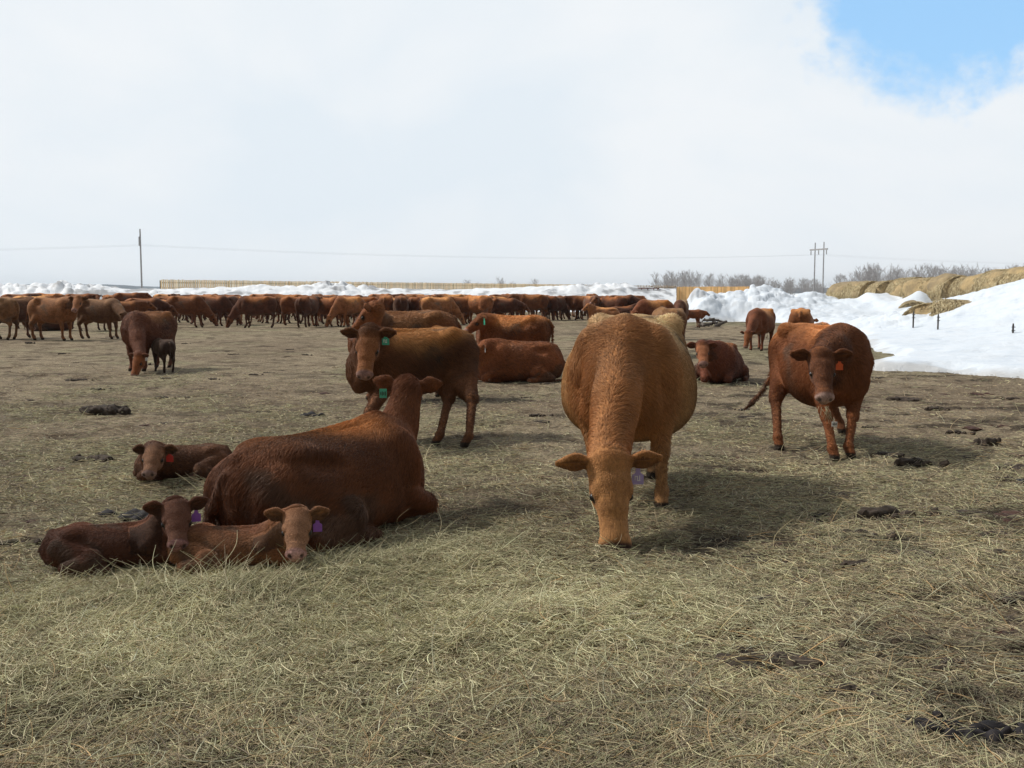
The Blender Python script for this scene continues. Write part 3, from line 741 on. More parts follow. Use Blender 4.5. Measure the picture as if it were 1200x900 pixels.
HAYP = [(.50, .46, .27), (.40, .39, .22), (.34, .32, .20), (.58, .49, .30), (.28, .22, .15), (.42, .32, .19), (.18, .14, .10), (.34, .29, .19)]
def build_hay():
    r = np.random.default_rng(5)
    n = 400000; px = r.uniform(-60, 1260, n); py = 430 + 520*r.random(n)**.80
    d = (py-343)/F; D = H/np.tan(np.arctan(d) ) ; x = (px-CX)/F*D*1.0; y = D
    keep = r.random(n) < (.16 + .84*hay_amount(x, y)); x, y = x[keep], y[keep]; n = len(x); D = np.hypot(x, y)
    L = np.exp(r.normal(-2.85, .5, n))*(1+.02*D); w = (.0008 + .0008*r.random(n))*(1+np.clip((D-5)/8, 0, 2))
    o = strands('hay_litter', x, y, L, w, r, .028, .8, HAYP); tag(o, 'loose greenish dry hay strewn over the feedlot ground', 'hay', kind='stuff')
    # thicker heaps of fresh hay
    xs = []; ys = []
    for path, m, wd in ((SWATH, 46000, .30), (SW2, 22000, .34), ([G(30, 800), G(300, 780), G(520, 730)], 20000, .26)):
        for k in range(len(path)-1):
            t = r.random(m//(len(path)-1)); xs.append(path[k][0]+(path[k+1][0]-path[k][0])*t + r.normal(0, wd*1.2, len(t))); ys.append(path[k][1]+(path[k+1][1]-path[k][1])*t + r.normal(0, wd, len(t)))
    x = np.concatenate(xs); y = np.concatenate(ys); n = len(x)
    L = np.exp(r.normal(-2.45, .45, n)); w = .0009+.0009*r.random(n)
    tag(strands('hay_windrow', x, y, L, w, r, .055, 1.0, [(.55, .51, .31), (.46, .44, .26), (.37, .35, .21), (.64, .57, .37), (.36, .29, .18)]), 'fresh green hay heaped in a low row before the calves', 'hay', kind='stuff')
    # coarse pale stems
    n = 2600; px = r.uniform(-40, 1240, n); py = r.uniform(480, 930, n); D = H*F/(py-343); x = (px-CX)/F*D
    L = r.uniform(.08, .24, n); w = r.uniform(.0012, .0022, n)
    tag(strands('coarse_stems', x, D, L, w, r, .05, 1.5, [(.42, .30, .15), (.46, .38, .22), (.38, .25, .12), (.42, .40, .27)]), 'coarse golden stems scattered across the nearer hay', 'straw', kind='stuff')
build_hay()

# ---------------------------------------------------------------- manure, clods
M_DUNG = plain('dried_manure', (.048, .035, .026), .85, .5, 14, 0, .2)
M_DUNG2 = plain('reddish_manure', (.060, .030, .022), .85, .4, 14, 0, .2)
M_TARP = plain('wet_dark_manure', (.018, .015, .016), .75, .5, 16, 0, .2)
def clod(name, sx, sy, sz, mat, seed, lumps=5, flat=0):
    lumps = lumps*3
    S = SDF((-sx*1.6, -sy*1.6, -.04), (sx*1.6, sy*1.6, sz*2.2+.04), max(.008, min(sx, sy)/11)); rr = random.Random(seed)
    for i in range(lumps):
        u = rr.uniform(-1, 1); v = rr.uniform(-1, 1)*math.sqrt(max(0, 1-u*u)); q = rr.uniform(.18, .42)*(1.25-.5*abs(u)); b = min(sx, sy)*1.25
        S.ell((u*sx, v*sy, rr.uniform(0, .35)*sz), (b*q*rr.uniform(1, 1.6), b*q*rr.uniform(.9, 1.3), sz*rr.uniform(.5, 1.0)), sz*.15)
    V, Q = S.mesh(); V = V*(1+.16*vn3(V, 3.0/max(sx, .05)*.35, seed % 4)[:, None] + .16*vn3(V, 38, 2)[:, None])
    return mesh_np(name, V, Q, mat)
def place_clod(o, px, py, rz=0, s=1):
    x, y = G(px, py); o.location = (x, y, float(gh(x, y))-.008); o.rotation_euler.z = rz; o.scale = (s, s, s)
c = clod('manure_clod', .17, .07, .055, M_TARP, 8, 7); c.data.transform(__import__('mathutils').Matrix.Scale(1.1, 4)); place_clod(c, 1140, 862, -.08); tag(c, 'long black wet-looking manure clod nearest the camera, at lower right', 'manure clod')
c = clod('manure_clod', .17, .12, .05, M_DUNG, 8, 6); place_clod(c, 900, 780); tag(c, 'dark hollow of trodden manure under loose stems right of centre foreground', 'manure clod')
c = clod('manure_clod', .13, .08, .085, M_DUNG, 12, 5); place_clod(c, 1156, 521); tag(c, 'rounded dark brown dung pile right of the cow with the orange tag', 'manure clod')
c = clod('manure_clod', .26, .11, .05, M_TARP, 21, 5); place_clod(c, 156, 606); tag(c, 'flat bluish-black manure pat just behind the left dark calf', 'manure clod')
c = clod('manure_clod', .045, .04, .035, M_DUNG2, 31, 4); place_clod(c, 763, 661); tag(c, 'small dark red clod beside the muzzle of the grazing tan cow', 'manure clod')
c = clod('manure_clod', .055, .04, .02, M_DUNG2, 33, 4); place_clod(c, 530, 875); tag(c, 'small red-brown clod lying at the bottom centre of the yard', 'manure clod')
c = clod('manure_clod', .30, .17, .10, M_DUNG, 36, 7); place_clod(c, 124, 484, .1); tag(c, 'dark tuft-like heap in open ground ahead of the suckling calf', 'manure clod')
c = clod('manure_clod', .14, .09, .05, M_TARP, 38, 5); place_clod(c, 366, 488); tag(c, 'grey-black pat left of the green-tagged heifer in open ground', 'manure clod')
c = clod('snow_lump', .05, .05, .045, M_SNOW, 41, 4); place_clod(c, 1199, 567); tag(c, 'small white lump of snow at the right edge of the yard', 'snow lump')
protos = [clod('manure_clod', .11+.05*(i % 3), .08+.03*(i % 2), .022+.014*(i % 3), M_DUNG if i % 3 else M_DUNG2, 50+i, 5) for i in range(5)]
CL = [(400,490,1), (30,470,1), (75,415,1), (60,552,2), (110,540,2), (35,560,1.5), (205,533,1.2), (1052,605,2), (1190,610,2.2), (1180,705,1.3), (1185,745,1), (985,583,1.6), (1080,546,1.6), (1105,552,1), (1190,548,2), (1150,462,2.2), (1060,470,2), (1105,481,1.6), (1008,470,1.2), (1030,443,1.4), (905,640,1), (870,600,1), (730,775,.8), (690,470,1), (340,410,1.2), (250,412,1.2), (230,402,1), (300,440,1), (620,470,1), (350,395,1), (180,455,1), (215,465,1), (460,905,1), (1130,690,1.2), (1060,650,1), (1145,520,.8), (1040,535,1.3), (960,610,.8), (1175,585,1.2), (870,480,1), (850,395,1.2), (905,420,1), (1020,500,.8), (640,560,.8), (590,600,.6), (760,700,.6), (1000,690,.8), (20,640,1), (40,610,.8), (1085,745,.7), (580,500,.8)]
rr = random.Random(5)
for i in range(70): CL.append((rr.uniform(850, 1200), 343+10**rr.uniform(1.95, 2.68), rr.uniform(.5, 1.5)))
for i in range(80): CL.append((rr.uniform(0, 660), 343+10**rr.uniform(1.7, 2.2), rr.uniform(.5, 1.5)))
for i in range(26): CL.append((rr.uniform(300, 1100), 343+10**rr.uniform(2.4, 2.72), rr.uniform(.3, .7)))
for i, (px, py, s_) in enumerate(CL):
    o = protos[i] if i < len(protos) else protos[i % 5].copy()
    if i >= len(protos): col.objects.link(o)
    place_clod(o, px, py, rr.uniform(-.5, .5), s_*.6); tag(o, 'low dark manure clod, one of many trodden into the open ground', 'manure clod', 'manure clods scattered over the yard')

# ---------------------------------------------------------------- bales
M_BALE = None
def bale_mat():
    m, nt, bs = new_mat('weathered_round_bale'); o = objco(nt)
    mp = nt.nodes.new('ShaderNodeMapping'); mp.inputs['Scale'].default_value = (9, 1.2, 1.2); nt.links.new(o, mp.inputs[0])
    a = noise(nt, 4, 6, .7, mp.outputs[0], .5); b = noise(nt, 1.6, 4, .6, o)
    oi = nt.nodes.new('ShaderNodeObjectInfo')
    c = mixc(nt, 1, ramp(nt, a, [(.3, (.33, .25, .145)), (.55, (.54, .42, .24)), (.75, (.68, .57, .36))]), ramp(nt, b, [(.3, (.7, .7, .72)), (.7, (1.15, 1.1, 1.0))]), 'MULTIPLY')
    c = mixc(nt, 1, c, ramp(nt, oi.outputs['Random'], [(0, (.8, .8, .82)), (1, (1.15, 1.1, 1.0))]), 'MULTIPLY')
    nt.links.new(c, bs.inputs['Base Color']); bs.inputs['Roughness'].default_value = .9; bump(nt, bs, a, 1.0, .09); return m
M_BALE = bale_mat()
def bale(loc, yaw, rad, ln, seed, label, group=None, sag=.13):
    n = 64; xs = np.array([-.5, -.499, -.46, -.36, -.2, 0, .2, .36, .46, .499, .5]); rs = np.array([.0, .55, .955, 1, 1.01, 1.015, 1.01, 1, .955, .55, .0])
    A = np.linspace(0, 2*pi, n, endpoint=False); X, TH = np.meshgrid(xs, A, indexing='ij'); Rr = np.repeat(rs[:, None], n, 1)*rad; Rr = Rr*(1+.05*np.sin(TH*1+seed)+.03*np.sin(TH*2+seed*2))
    k = np.where(Rr > rad*.8, 1, 0)
    Rr = Rr + k*(.075*vnoise(X*3+seed*3.1, TH*2.2+seed, 3) + .035*vnoise(X*4+seed*3.1, TH*5+seed, 1) + .018*vnoise(X*22+seed, TH*3, 2))
    Y = Rr*np.cos(TH); Z = Rr*np.sin(TH)*(1-sag); Y *= 1+sag*.6; Xo = X*ln + np.where(Rr < rad*.7, np.sign(X)*.03, 0)
    V = np.stack([Xo, Y, Z], -1).reshape(-1, 3); o = mesh_np('round_hay_bale', V, grid_faces(len(xs), n, True)[:, ::-1], M_BALE)
    o.location = loc; o.rotation_euler = (random.uniform(-.06, .06), random.uniform(-.09, .09), yaw); tag(o, label, 'hay bale', group)
    r = np.random.default_rng(100+seed); n = 2600; xx = r.uniform(-.5, .5, n)*ln; th = r.uniform(-.3, pi+.3, n); L = r.uniform(.10, .32, n); nrm = np.stack([0*th, np.cos(th)*(1+sag*.6), np.sin(th)*(1-sag)], 1)
    p = nrm*rad*1.0; p[:, 0] = xx; t = np.stack([r.normal(0, .5, n), -np.sin(th)*np.sign(np.cos(th)+.01)*-1, np.cos(th)*np.sign(np.cos(th)+.01)*-1], 1); t[:, 2] -= .4
    t /= np.linalg.norm(t, axis=1)[:, None]; pts = np.stack([p-nrm*.02, p+t*L[:, None]*.5+nrm*.035, p+t*L[:, None]+nrm*.03], 1)
    hc = bpy.data.hair_curves.new('loose_straw'); hc.add_curves([3]*n); hc.attributes['position'].data.foreach_set('vector', pts.astype(np.float32).ravel())
    ra = hc.attributes.get('radius') or hc.attributes.new('radius', 'FLOAT', 'POINT'); ra.data.foreach_set('value', np.tile(np.array([.012, .010, .004], np.float32), n))
    pal = np.array([(.52, .42, .24), (.40, .31, .17), (.62, .53, .33), (.30, .23, .13)]); c4 = np.ones((n, 4), np.float32); c4[:, :3] = pal[r.integers(0, 4, n)]; hc.attributes.new('tint', 'FLOAT_COLOR', 'CURVE').data.foreach_set('color', c4.ravel())
    hc.materials.append(M_STRAW); q = bpy.data.objects.new('loose_straw', hc); col.objects.link(q); q.parent = o; return o
bd = np.array([.35, -.94]); bd /= np.linalg.norm(bd)
names = ['farthest', 'second farthest', 'third farthest', 'fourth farthest', 'fifth farthest', 'sixth farthest', 'seventh', 'eighth', 'ninth', 'tenth', 'eleventh']
for i in range(11):
    p = np.array([19.8, 60.0]) + bd*1.60*i
    zt_ = [1.36, 1.40, 1.42, 1.46, 1.50, 1.52, 1.60, 1.78, 1.90, 2.05, 2.15][i]
    rad = [.84, .92, .90, .96, .90, .98, .92, 1.05, .96, 1.08, .98][i]
    yaw = math.atan2(bd[1], bd[0]) + random.uniform(-.3, .3)
    bale((p[0]+random.uniform(-.28, .28), p[1], zt_+random.uniform(-.10, .08)), yaw, rad, 1.62, i, f'golden round hay bale half buried in snow, {names[i]} along the row', 'round hay bales along the snow bank')
def on_snow(px, py):
    d = ray(px, py)
    for i in range(4000):
        t = 17+i*.02; x, y, z = d.x*t, d.y*t, H+d.z*t
        if z < float(snow_h(np.array([x]), np.array([y]))[0]): return x, y, z
    return d.x*40, d.y*40, .5
for j, (px, py, yw, dz, lb) in enumerate([(1078, 354, 1.2, -.66, 'hay bale patch showing through snow below the middle of the bale row'), (1104, 358, .9, -.70, 'buried hay bale showing as a slanted brown streak in the snow'), (1133, 356, -.6, -.62, 'large slumped hay bale sloping down through the snow under the row')]):
    x, y, z = on_snow(px, py); bale((x, y+.6, z+dz), yw, .86, 1.6, 20+j, lb, None)

# thin electric-fence posts standing in the snow
M_POST = plain('weathered_post', (.09, .08, .075), .8)
M_RAIL = plain('weathered_steel_tube', (.13, .10, .09), .6)
for (px, py1, py0, D, lb) in [(1070, 365, 384, 38, 'thin dark fence post in the snow, leftmost of three'), (1099, 368, 386, 36, 'thin dark fence post in the snow, middle of three'), (1187, 379, 390, 31, 'short thin fence post sticking out of the big drift')]:
    x, y, z0 = on_snow(px, py0); z1 = P(px, py1, y)[2]; m = MB(); m.tube([(x, y, z0-.5), (x, y, z1-.06)], .027, 8); m.tube([(x, y, z1-.06), (x, y, z1)], [.027, .018], 8)
    for k in (1, 2): m.tube([(x-.05, y-.02, z1-.10*k), (x+.05, y-.02, z1-.10*k)], .012, 6)
    tag(m.build('fence_post', M_POST), lb, 'fence post', 'thin fence posts in the snow')

# ---------------------------------------------------------------- windbreak fences
def board_mat(nm, c1, c2):
    m, nt, bs = new_mat(nm); g = nt.nodes.new('ShaderNodeAttribute'); g.attribute_name = 'coat'
    a = ramp(nt, noise(nt, 1.2, 4, .6, objco(nt)), [(.3, c1), (.7, c2)]); nt.links.new(mixc(nt, 1, a, g.outputs['Color'], 'MULTIPLY'), bs.inputs['Base Color']); bs.inputs['Roughness'].default_value = .85; return m
M_BOARD = board_mat('pale_sawn_boards', (.92, .64, .34), (.95, .76, .48)); M_BOARD2 = board_mat('weathered_boards', (.46, .35, .24), (.60, .47, .32)); M_BOARD3 = board_mat('orange_boards', (.72, .42, .16), (.82, .52, .23))
def windbreak(label, a, b, height, mat, pitch=.26, bw=.19, seed=0, back=None):
    r = random.Random(seed); a = np.array(a); b = np.array(b); L = np.linalg.norm(b-a); d = (b-a)/L; ang = math.atan2(d[1], d[0]); nrm = np.array([-d[1], d[0]])
    root = empty('windbreak_fence', (a[0], a[1], 0)); tag(root, label, 'fence')
    m = MB(); cols = []
    for i in range(int(L/pitch)):
        p = d*pitch*(i+.5); hgt = height + r.uniform(-.035, .035); m.box((p[0], p[1], hgt/2+.1), (bw, .03, hgt-.2), ang); k = r.uniform(.72, 1.15); cols += [k]*8
    o = m.build('boards', mat, root); at = o.data.attributes.new('coat', 'FLOAT_COLOR', 'POINT'); c = np.ones((len(cols), 4), np.float32); c[:, :3] = np.array(cols)[:, None]; at.data.foreach_set('color', c.ravel())
    for z in (.55, height*.5, height-.35):
        m = MB(); p = d*L/2+nrm*.05; m.box((p[0], p[1], z), (L, .05, .12), ang); m.build('rail', mat, root)
    for i in range(int(L/4.8)+1):
        m = MB(); p = d*min(L-.1, i*4.8+.1)+nrm*.16; m.tube([(p[0], p[1], 0), (p[0], p[1], height-.1)], .08, 8); m.build('post', mat, root)
def PX(px, D): return ((px-CX)/F*D, D)
windbreak('long pale vertical-board windbreak fence running behind the snow ridge', PX(190, 118), PX(738, 205), 3.05, M_BOARD, seed=1)
windbreak('weathered slatted windbreak with gaps standing behind the packed cattle', PX(704, 148), PX(792, 156), 2.62, M_BOARD2, .30, .17, 2)
windbreak('orange board windbreak stretch between the snow heap and the trees', PX(792, 156), PX(878, 150), 2.45, M_BOARD3, .20, .19, 3)
windbreak('short bright orange board fence end beyond the snow heap', PX(878, 150), PX(898, 141), 2.35, M_BOARD3, .20, .19, 4)

# corral gate panels and a rusty feeder behind the herd
def gate(label, px0, px1, D, h):
    a = np.array(PX(px0, D)); b = np.array(PX(px1, D+1)); root = empty('corral_gate', (a[0], a[1], 0)); tag(root, label, 'gate')
    d = b-a; m = MB()
    for p in (0*d, d): m.tube([(p[0], p[1], 0), (p[0], p[1], h)], .05, 8)
    m.tube([(0, 0, h), (d[0], d[1], h)], .05, 8); m.build('gate_frame', M_RAIL, root)
    for k in range(5): q = MB(); z = .3+(h-.3)*k/5; q.tube([(0, 0, z), (d[0], d[1], z)], .03, 6); q.build('rail', M_RAIL, root)
gate('dark metal corral gate standing in front of the slatted windbreak', 736, 766, 96, 1.75)
gate('lower metal corral panel left of the rusty hay feeder', 712, 735, 98, 1.35)
def feeder():
    x, y = PX(757, 93); root = empty('hay_feeder', (x, y, 0)); tag(root, 'rusty reddish metal feeder frame beside the snow heap', 'feeder')
    for z in (.5, 1.0, 1.5, 1.95):
        m = MB(); pts = [(1.1*cos(a), .9*sin(a), z) for a in np.linspace(0, 2*pi, 17)]; m.tube(pts, .05, 6); m.build('ring', M_RUST, root)
    for a in np.linspace(0, 2*pi, 13)[:-1]:
        m = MB(); m.tube([(1.1*cos(a), .9*sin(a), 0), (1.1*cos(a), .9*sin(a), 1.95)], .04, 6); m.build('upright', M_RUST, root)
M_RUST = plain('rusty_steel', (.16, .055, .03), .85, .4)
feeder()

# ---------------------------------------------------------------- power line
M_POLE = plain('grey_utility_pole', (.30, .29, .29), .8)
def hframe(name, label, c, ang, h, gap=3.0):
    root = empty(name, (c[0], c[1], 0), ang); tag(root, label, 'power pole')
    for q in (-.5, .5): m = MB(); m.tube([(q*gap, 0, 0), (q*gap, 0, h)], [.14, .10], 10); m.build('pole', M_POLE, root)
    m = MB(); m.box((0, .16, h-1.3), (gap+2.6, .16, .28)); m.build('crossarm', M_POLE, root)
    for q in (-1, 0, 1):
        m = MB(); m.tube([(q*(gap/2+1.0), .16, h-1.45), (q*(gap/2+1.0), .16, h-2.25)], .09, 8); m.build('insulator', M_POLE, root)
    return root
HA = P(164, 269, 150); HB = P(960.5, 284, 190)
lx, ly = HB[0]-HA[0], HB[1]-HA[1]; la = math.atan2(ly, lx)
hframe('power_pole', 'tall grey H-frame power pole seen edge-on above the left herd', HA, la+pi/2, HA[2])
hframe('power_pole', 'far twin-legged H-frame power pole left of the hay bales', HB, la+pi/2, HB[2], 2.6)
M_WIRE = plain('aluminium_wire', (.35, .36, .38), .5)
def wire(a, b, sag, label):
    m = MB(); n = 40; m.tube([(a[0]+(b[0]-a[0])*i/n, a[1]+(b[1]-a[1])*i/n, a[2]+(b[2]-a[2])*i/n - sag*4*(i/n)*(1-i/n)) for i in range(n+1)], .005, 5)
    tag(m.build('power_line', M_WIRE), label, 'power line', 'wires between the H-frame poles')
u = np.array([lx, ly])/math.hypot(lx, ly); pn = np.array([-u[1], u[0]])
for q, lb in ((-1, 'nearest'), (0, 'middle'), (1, 'farthest')):
    a = (HA[0]+pn[0]*q*2.5, HA[1]+pn[1]*q*2.5, HA[2]-2.25); b = (HB[0]+pn[0]*q*2.3, HB[1]+pn[1]*q*2.3, HB[2]-2.25)
    wire(a, b, 1.2, f'faint sagging power line between the two poles, {lb} strand')
    c = (a[0]-u[0]*120, a[1]-u[1]*120, a[2]-.5); wire(c, a, 1.6, f'faint power line running off to the left, {lb} strand')
    c = (b[0]+u[0]*120, b[1]+u[1]*120, b[2]); wire(b, c, 1.2, f'faint power line running off to the right, {lb} strand')

# ---------------------------------------------------------------- bare trees
M_BARK = plain('grey_aspen_bark', (.32, .30, .29), .9, .3, 1)
M_TWIG = plain('bare_twigs', (.36, .34, .335), .9, .3, 1)
def tree_proto(seed, h):
    r = random.Random(seed); T = MB(); W = MB()
    lean = r.uniform(-.05, .05); tr = [(lean*h*t*t, .02*h*sin(5*t+seed), h*t) for t in (0, .2, .4, .6, .8, 1)]
    T.tube(tr, [.11, .095, .08, .06, .035, .01], 6)
    def branch(p, d, L, rad, lev):
        q = p + d*L*.5 + Vector((0, 0, L*.06)); e = p + d*L + Vector((0, 0, L*.2)); (W if lev else T).tube([p, q, e], [rad, rad*.7, rad*.3], 3)
        if lev < 2:
            for k in range(7 if lev == 0 else 4):
                t = r.uniform(.25, 1); s = p+(e-p)*t; dd = (d + Vector((r.uniform(-.8, .8), r.uniform(-.8, .8), r.uniform(-.1, .9)))).normalized(); branch(s, dd, L*r.uniform(.35, .6), rad*.5, lev+1)
    for i in range(15):
        t = r.uniform(.15, .95); a = r.uniform(0, 2*pi); p = Vector((lean*h*t*t, 0, h*t)); d = Vector((cos(a), sin(a), r.uniform(.7, 1.5))).normalized()
        branch(p, d, h*(.32*(1-t)+.12)*r.uniform(.8, 1.2), .032, 0)
    return T, W
TP = []
def build_trees():
    r = random.Random(9)
    spots = []
    for i in range(110):
        px = r.uniform(766, 965); t = (px-766)/200; top = 319+12*t + (3 if px < 785 else 0) + r.uniform(-1, 8); D = r.uniform(235, 300); spots.append((px, D, H+(343-top)*D/F, 0))
    for i in range(80):
        px = r.uniform(975, 1210); top = 316 + r.uniform(-2, 6) + max(0, (1010-px)*.3); D = r.uniform(200, 250); spots.append((px, D, H+(343-top)*D/F, 1))
    for i in range(9): px = r.uniform(540, 640); D = 240; spots.append((px, D, H+(343-r.uniform(327, 334))*D/F, 2))
    protos = []
    labs = ['bare grey tree in the grove behind the windbreak, twigs thin against the sky', 'bare grey tree in the line behind the hay bales', 'small bare tree peeping over the middle of the snow ridge']
    grp = ['bare trees behind the windbreak', 'bare trees behind the hay bales', 'small bare trees beyond the ridge']
    for k in range(6):
        T, W = tree_proto(k, 6.0); root = empty('bare_tree', (0, 0, 0)); T.build('trunk', M_BARK, root); W.build('crown', M_TWIG, root); protos.append(root)
    for i, (px, D, h, g) in enumerate(spots):
        src = protos[i % 6]
        if i < 6: o = src
        else:
            o = src.copy(); col.objects.link(o)
            for ch in src.children:
                c_ = ch.copy(); c_.parent = o; col.objects.link(c_)
        x, y = PX(px, D); s = h/6.0; o.location = (x, y, 0); o.scale = (s*1.25, s*1.25, s); o.rotation_euler.z = r.uniform(0, 6.28); tag(o, labs[g], 'tree', grp[g])
build_trees()

# ================================================================ animals
# ---- the tan cow grazing, facing the camera
TAN = (.30, .135, .055)
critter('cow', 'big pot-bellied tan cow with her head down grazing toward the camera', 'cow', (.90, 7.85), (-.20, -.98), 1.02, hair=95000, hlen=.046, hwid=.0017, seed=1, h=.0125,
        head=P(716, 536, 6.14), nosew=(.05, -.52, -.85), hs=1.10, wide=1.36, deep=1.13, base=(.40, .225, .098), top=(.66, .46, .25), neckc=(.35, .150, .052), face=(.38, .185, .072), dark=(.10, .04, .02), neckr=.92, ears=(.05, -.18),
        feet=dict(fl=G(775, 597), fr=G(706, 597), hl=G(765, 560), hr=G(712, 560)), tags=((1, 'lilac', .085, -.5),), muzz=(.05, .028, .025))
# ---- the big red cow lying with her back to us
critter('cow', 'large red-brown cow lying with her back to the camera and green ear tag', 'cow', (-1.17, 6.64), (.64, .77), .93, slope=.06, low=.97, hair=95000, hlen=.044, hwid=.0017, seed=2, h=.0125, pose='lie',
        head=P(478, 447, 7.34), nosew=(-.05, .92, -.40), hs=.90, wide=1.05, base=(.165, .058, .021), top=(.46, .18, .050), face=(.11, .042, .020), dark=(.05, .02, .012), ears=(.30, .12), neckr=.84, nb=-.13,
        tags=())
# ---- green-tagged heifer standing behind
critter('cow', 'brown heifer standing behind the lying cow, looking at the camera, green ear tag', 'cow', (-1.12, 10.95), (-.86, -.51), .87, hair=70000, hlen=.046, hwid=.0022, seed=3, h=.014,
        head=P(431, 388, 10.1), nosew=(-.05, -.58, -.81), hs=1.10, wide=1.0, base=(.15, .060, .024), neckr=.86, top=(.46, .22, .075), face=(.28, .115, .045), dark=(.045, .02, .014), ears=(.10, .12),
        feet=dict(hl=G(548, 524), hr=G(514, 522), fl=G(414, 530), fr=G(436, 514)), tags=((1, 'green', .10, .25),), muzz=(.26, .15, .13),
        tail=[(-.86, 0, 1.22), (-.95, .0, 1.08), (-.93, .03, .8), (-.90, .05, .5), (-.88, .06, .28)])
# ---- cow with orange tag, right
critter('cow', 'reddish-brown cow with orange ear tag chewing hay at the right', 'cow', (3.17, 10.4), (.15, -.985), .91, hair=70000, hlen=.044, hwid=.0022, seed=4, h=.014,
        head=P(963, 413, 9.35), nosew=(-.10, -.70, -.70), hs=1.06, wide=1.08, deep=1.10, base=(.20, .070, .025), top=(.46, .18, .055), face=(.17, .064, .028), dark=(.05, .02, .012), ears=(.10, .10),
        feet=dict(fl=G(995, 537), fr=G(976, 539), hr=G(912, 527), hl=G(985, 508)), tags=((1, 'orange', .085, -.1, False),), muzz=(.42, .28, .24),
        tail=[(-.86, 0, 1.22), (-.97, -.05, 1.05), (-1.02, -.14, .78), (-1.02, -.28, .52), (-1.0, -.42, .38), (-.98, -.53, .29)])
# chest tag and hay wisp of that cow
def neck_tag(root, wp, colr, w, h_):
    m = MB(); inv = root.matrix_basis.inverted(); bpy.context.view_layer.update(); p = root.matrix_world.inverted() @ Vector(wp); a = -root.rotation_euler.z + R(0)
    m.box(p, (w, .006, h_), a); o = m.build('neck_tag', M_TAGS[colr], root)
    k = MB(); f = Vector((0, -.005, 0)); f.rotate(__import__('mathutils').Euler((0, 0, a)))
    for j in range(4): k.box(p + f + Vector((cos(a), sin(a), 0))*(w*(-.32+.21*j)), (w*.10, .003, h_*(.45 if j % 2 else .3)), a)
    k.build('tag_number', M_INK, o)
cow_o = bpy.data.objects['cow.003']
neck_tag(cow_o, P(978, 497, 9.42), 'white', .055, .05)
def wisps(root, fr_world, n, seed):
    r = random.Random(seed); m = MB(); inv = root.matrix_world.inverted(); p0 = Vector(fr_world)
    for i in range(n):
        a = p0 + Vector((r.uniform(-.05, .05), 0, r.uniform(-.02, .01))); b = a + Vector((r.uniform(-.05, .05), -.03, -r.uniform(.03, .08))); c = b + Vector((r.uniform(-.05, .05), 0, -r.uniform(.02, .08)))
        m.tube([inv @ a, inv @ b, inv @ c], [.0022, .002, .001], 4)
    m.build('hay_wisp', M_STRAWP, root)
M_STRAWP = plain('straw_stem', (.42, .36, .22), .6)
bpy.context.view_layer.update(); wisps(cow_o, P(966, 477, 8.98), 12, 3)

def hang_tag(root, wp, colr, w, h_, tname='ear_tag'):
    neck_tag(root, wp, colr, w, h_); o = [c for c in root.children if c.name.startswith('neck_tag')][-1]; o.name = tname
hang_tag(bpy.data.objects['cow.001'], P(449, 461, 7.22), 'green', .055, .07)
# ---- three calves in front
critter('calf', 'dark brown calf curled on the hay, leftmost, purple ear tag', 'calf', (-2.20, 5.66), (.985, .17), .46, kind='calf', hair=42000, hlen=.022, hwid=.0012, seed=5, h=.0165, pose='lie',
        low=.64, head=P(206, 590, 5.62), nosew=(.28, -.76, -.58), hs=1.34, wide=.92, base=(.115, .044, .024), top=(.17, .062, .030), face=(.14, .060, .036), dark=(.03, .015, .010), ears=(.32, .1), z0=.03,
        tags=((1, 'purple', .13, -.1, False),), muzz=(.32, .17, .16))
critter('calf', 'mid-brown calf lying on hay beside the big cow, purple ear tag', 'calf', (-1.53, 5.64), (.99, -.04), .45, kind='calf', hair=42000, hlen=.022, hwid=.0012, seed=6, h=.0165, pose='lie',
        low=.62, head=P(348, 600, 5.46), nosew=(.12, -.80, -.56), hs=1.36, wide=.92, base=(.28, .130, .062), top=(.24, .095, .042), face=(.34, .175, .095), dark=(.05, .028, .020), ears=(.22, .22), z0=.03,
        tags=((1, 'purple', .13, -.15, False),), muzz=(.50, .29, .26))
critter('calf', 'small brown calf lying farther back with a red ear tag', 'calf', (-2.76, 8.45), (-.88, -.47), .47, kind='calf', hair=26000, hlen=.018, hwid=.0018, seed=7, h=.02, pose='lie',
        low=.72, head=P(181, 523, 7.98), nosew=(.05, -.82, -.50), hs=1.34, wide=.92, base=(.15, .068, .036), top=(.17, .08, .04), face=(.24, .12, .066), dark=(.035, .02, .014), ears=(-.05, -.02), z0=.02,
        tags=((1, 'red', .14, -.2, False),), muzz=(.26, .17, .15))

# ---- middle distance
RED = dict(base=(.195, .068, .024), top=(.48, .19, .055), face=(.23, .080, .030), dark=(.06, .025, .015))
critter('cow', 'rusty-brown cow standing just behind the green-tagged heifer, white ear tag', 'cow', (PX(468, 14.8)[0], 14.8), (-.92, -.38), .96, head=P(436, 357, 14.3), nosew=(-.75, .3, -.6), h=.022, tags=((-1, 'white', .09, 0, False),), seed=8, hair=16000, hlen=.035, hwid=.004, **dict(RED, top=(.30, .14, .06)))
critter('cow', 'stocky reddish cow standing behind the resting cow, facing left, green tag', 'cow', (PX(598, 19.2)[0], 19.2), (-.97, .22), .84, head=P(563, 370, 18.9), nosew=(-.8, -.35, -.5), h=.025, tags=((1, 'green', .12, 0, False),), seed=9, hair=12000, hlen=.04, hwid=.005, wide=1.1, **RED)
critter('cow', 'orange-red cow resting on the ground behind the standing heifer', 'cow', (PX(606, 17.9)[0], 17.9), (-.93, -.30), .92, pose='lie', head=P(566, 402, 17.6), nosew=(-.85, -.1, -.55), h=.022, tags=((1, 'white', .07, 0, False),), seed=10, hair=16000, hlen=.035, hwid=.004, **dict(RED, base=(.25, .085, .032), top=(.30, .11, .04)))
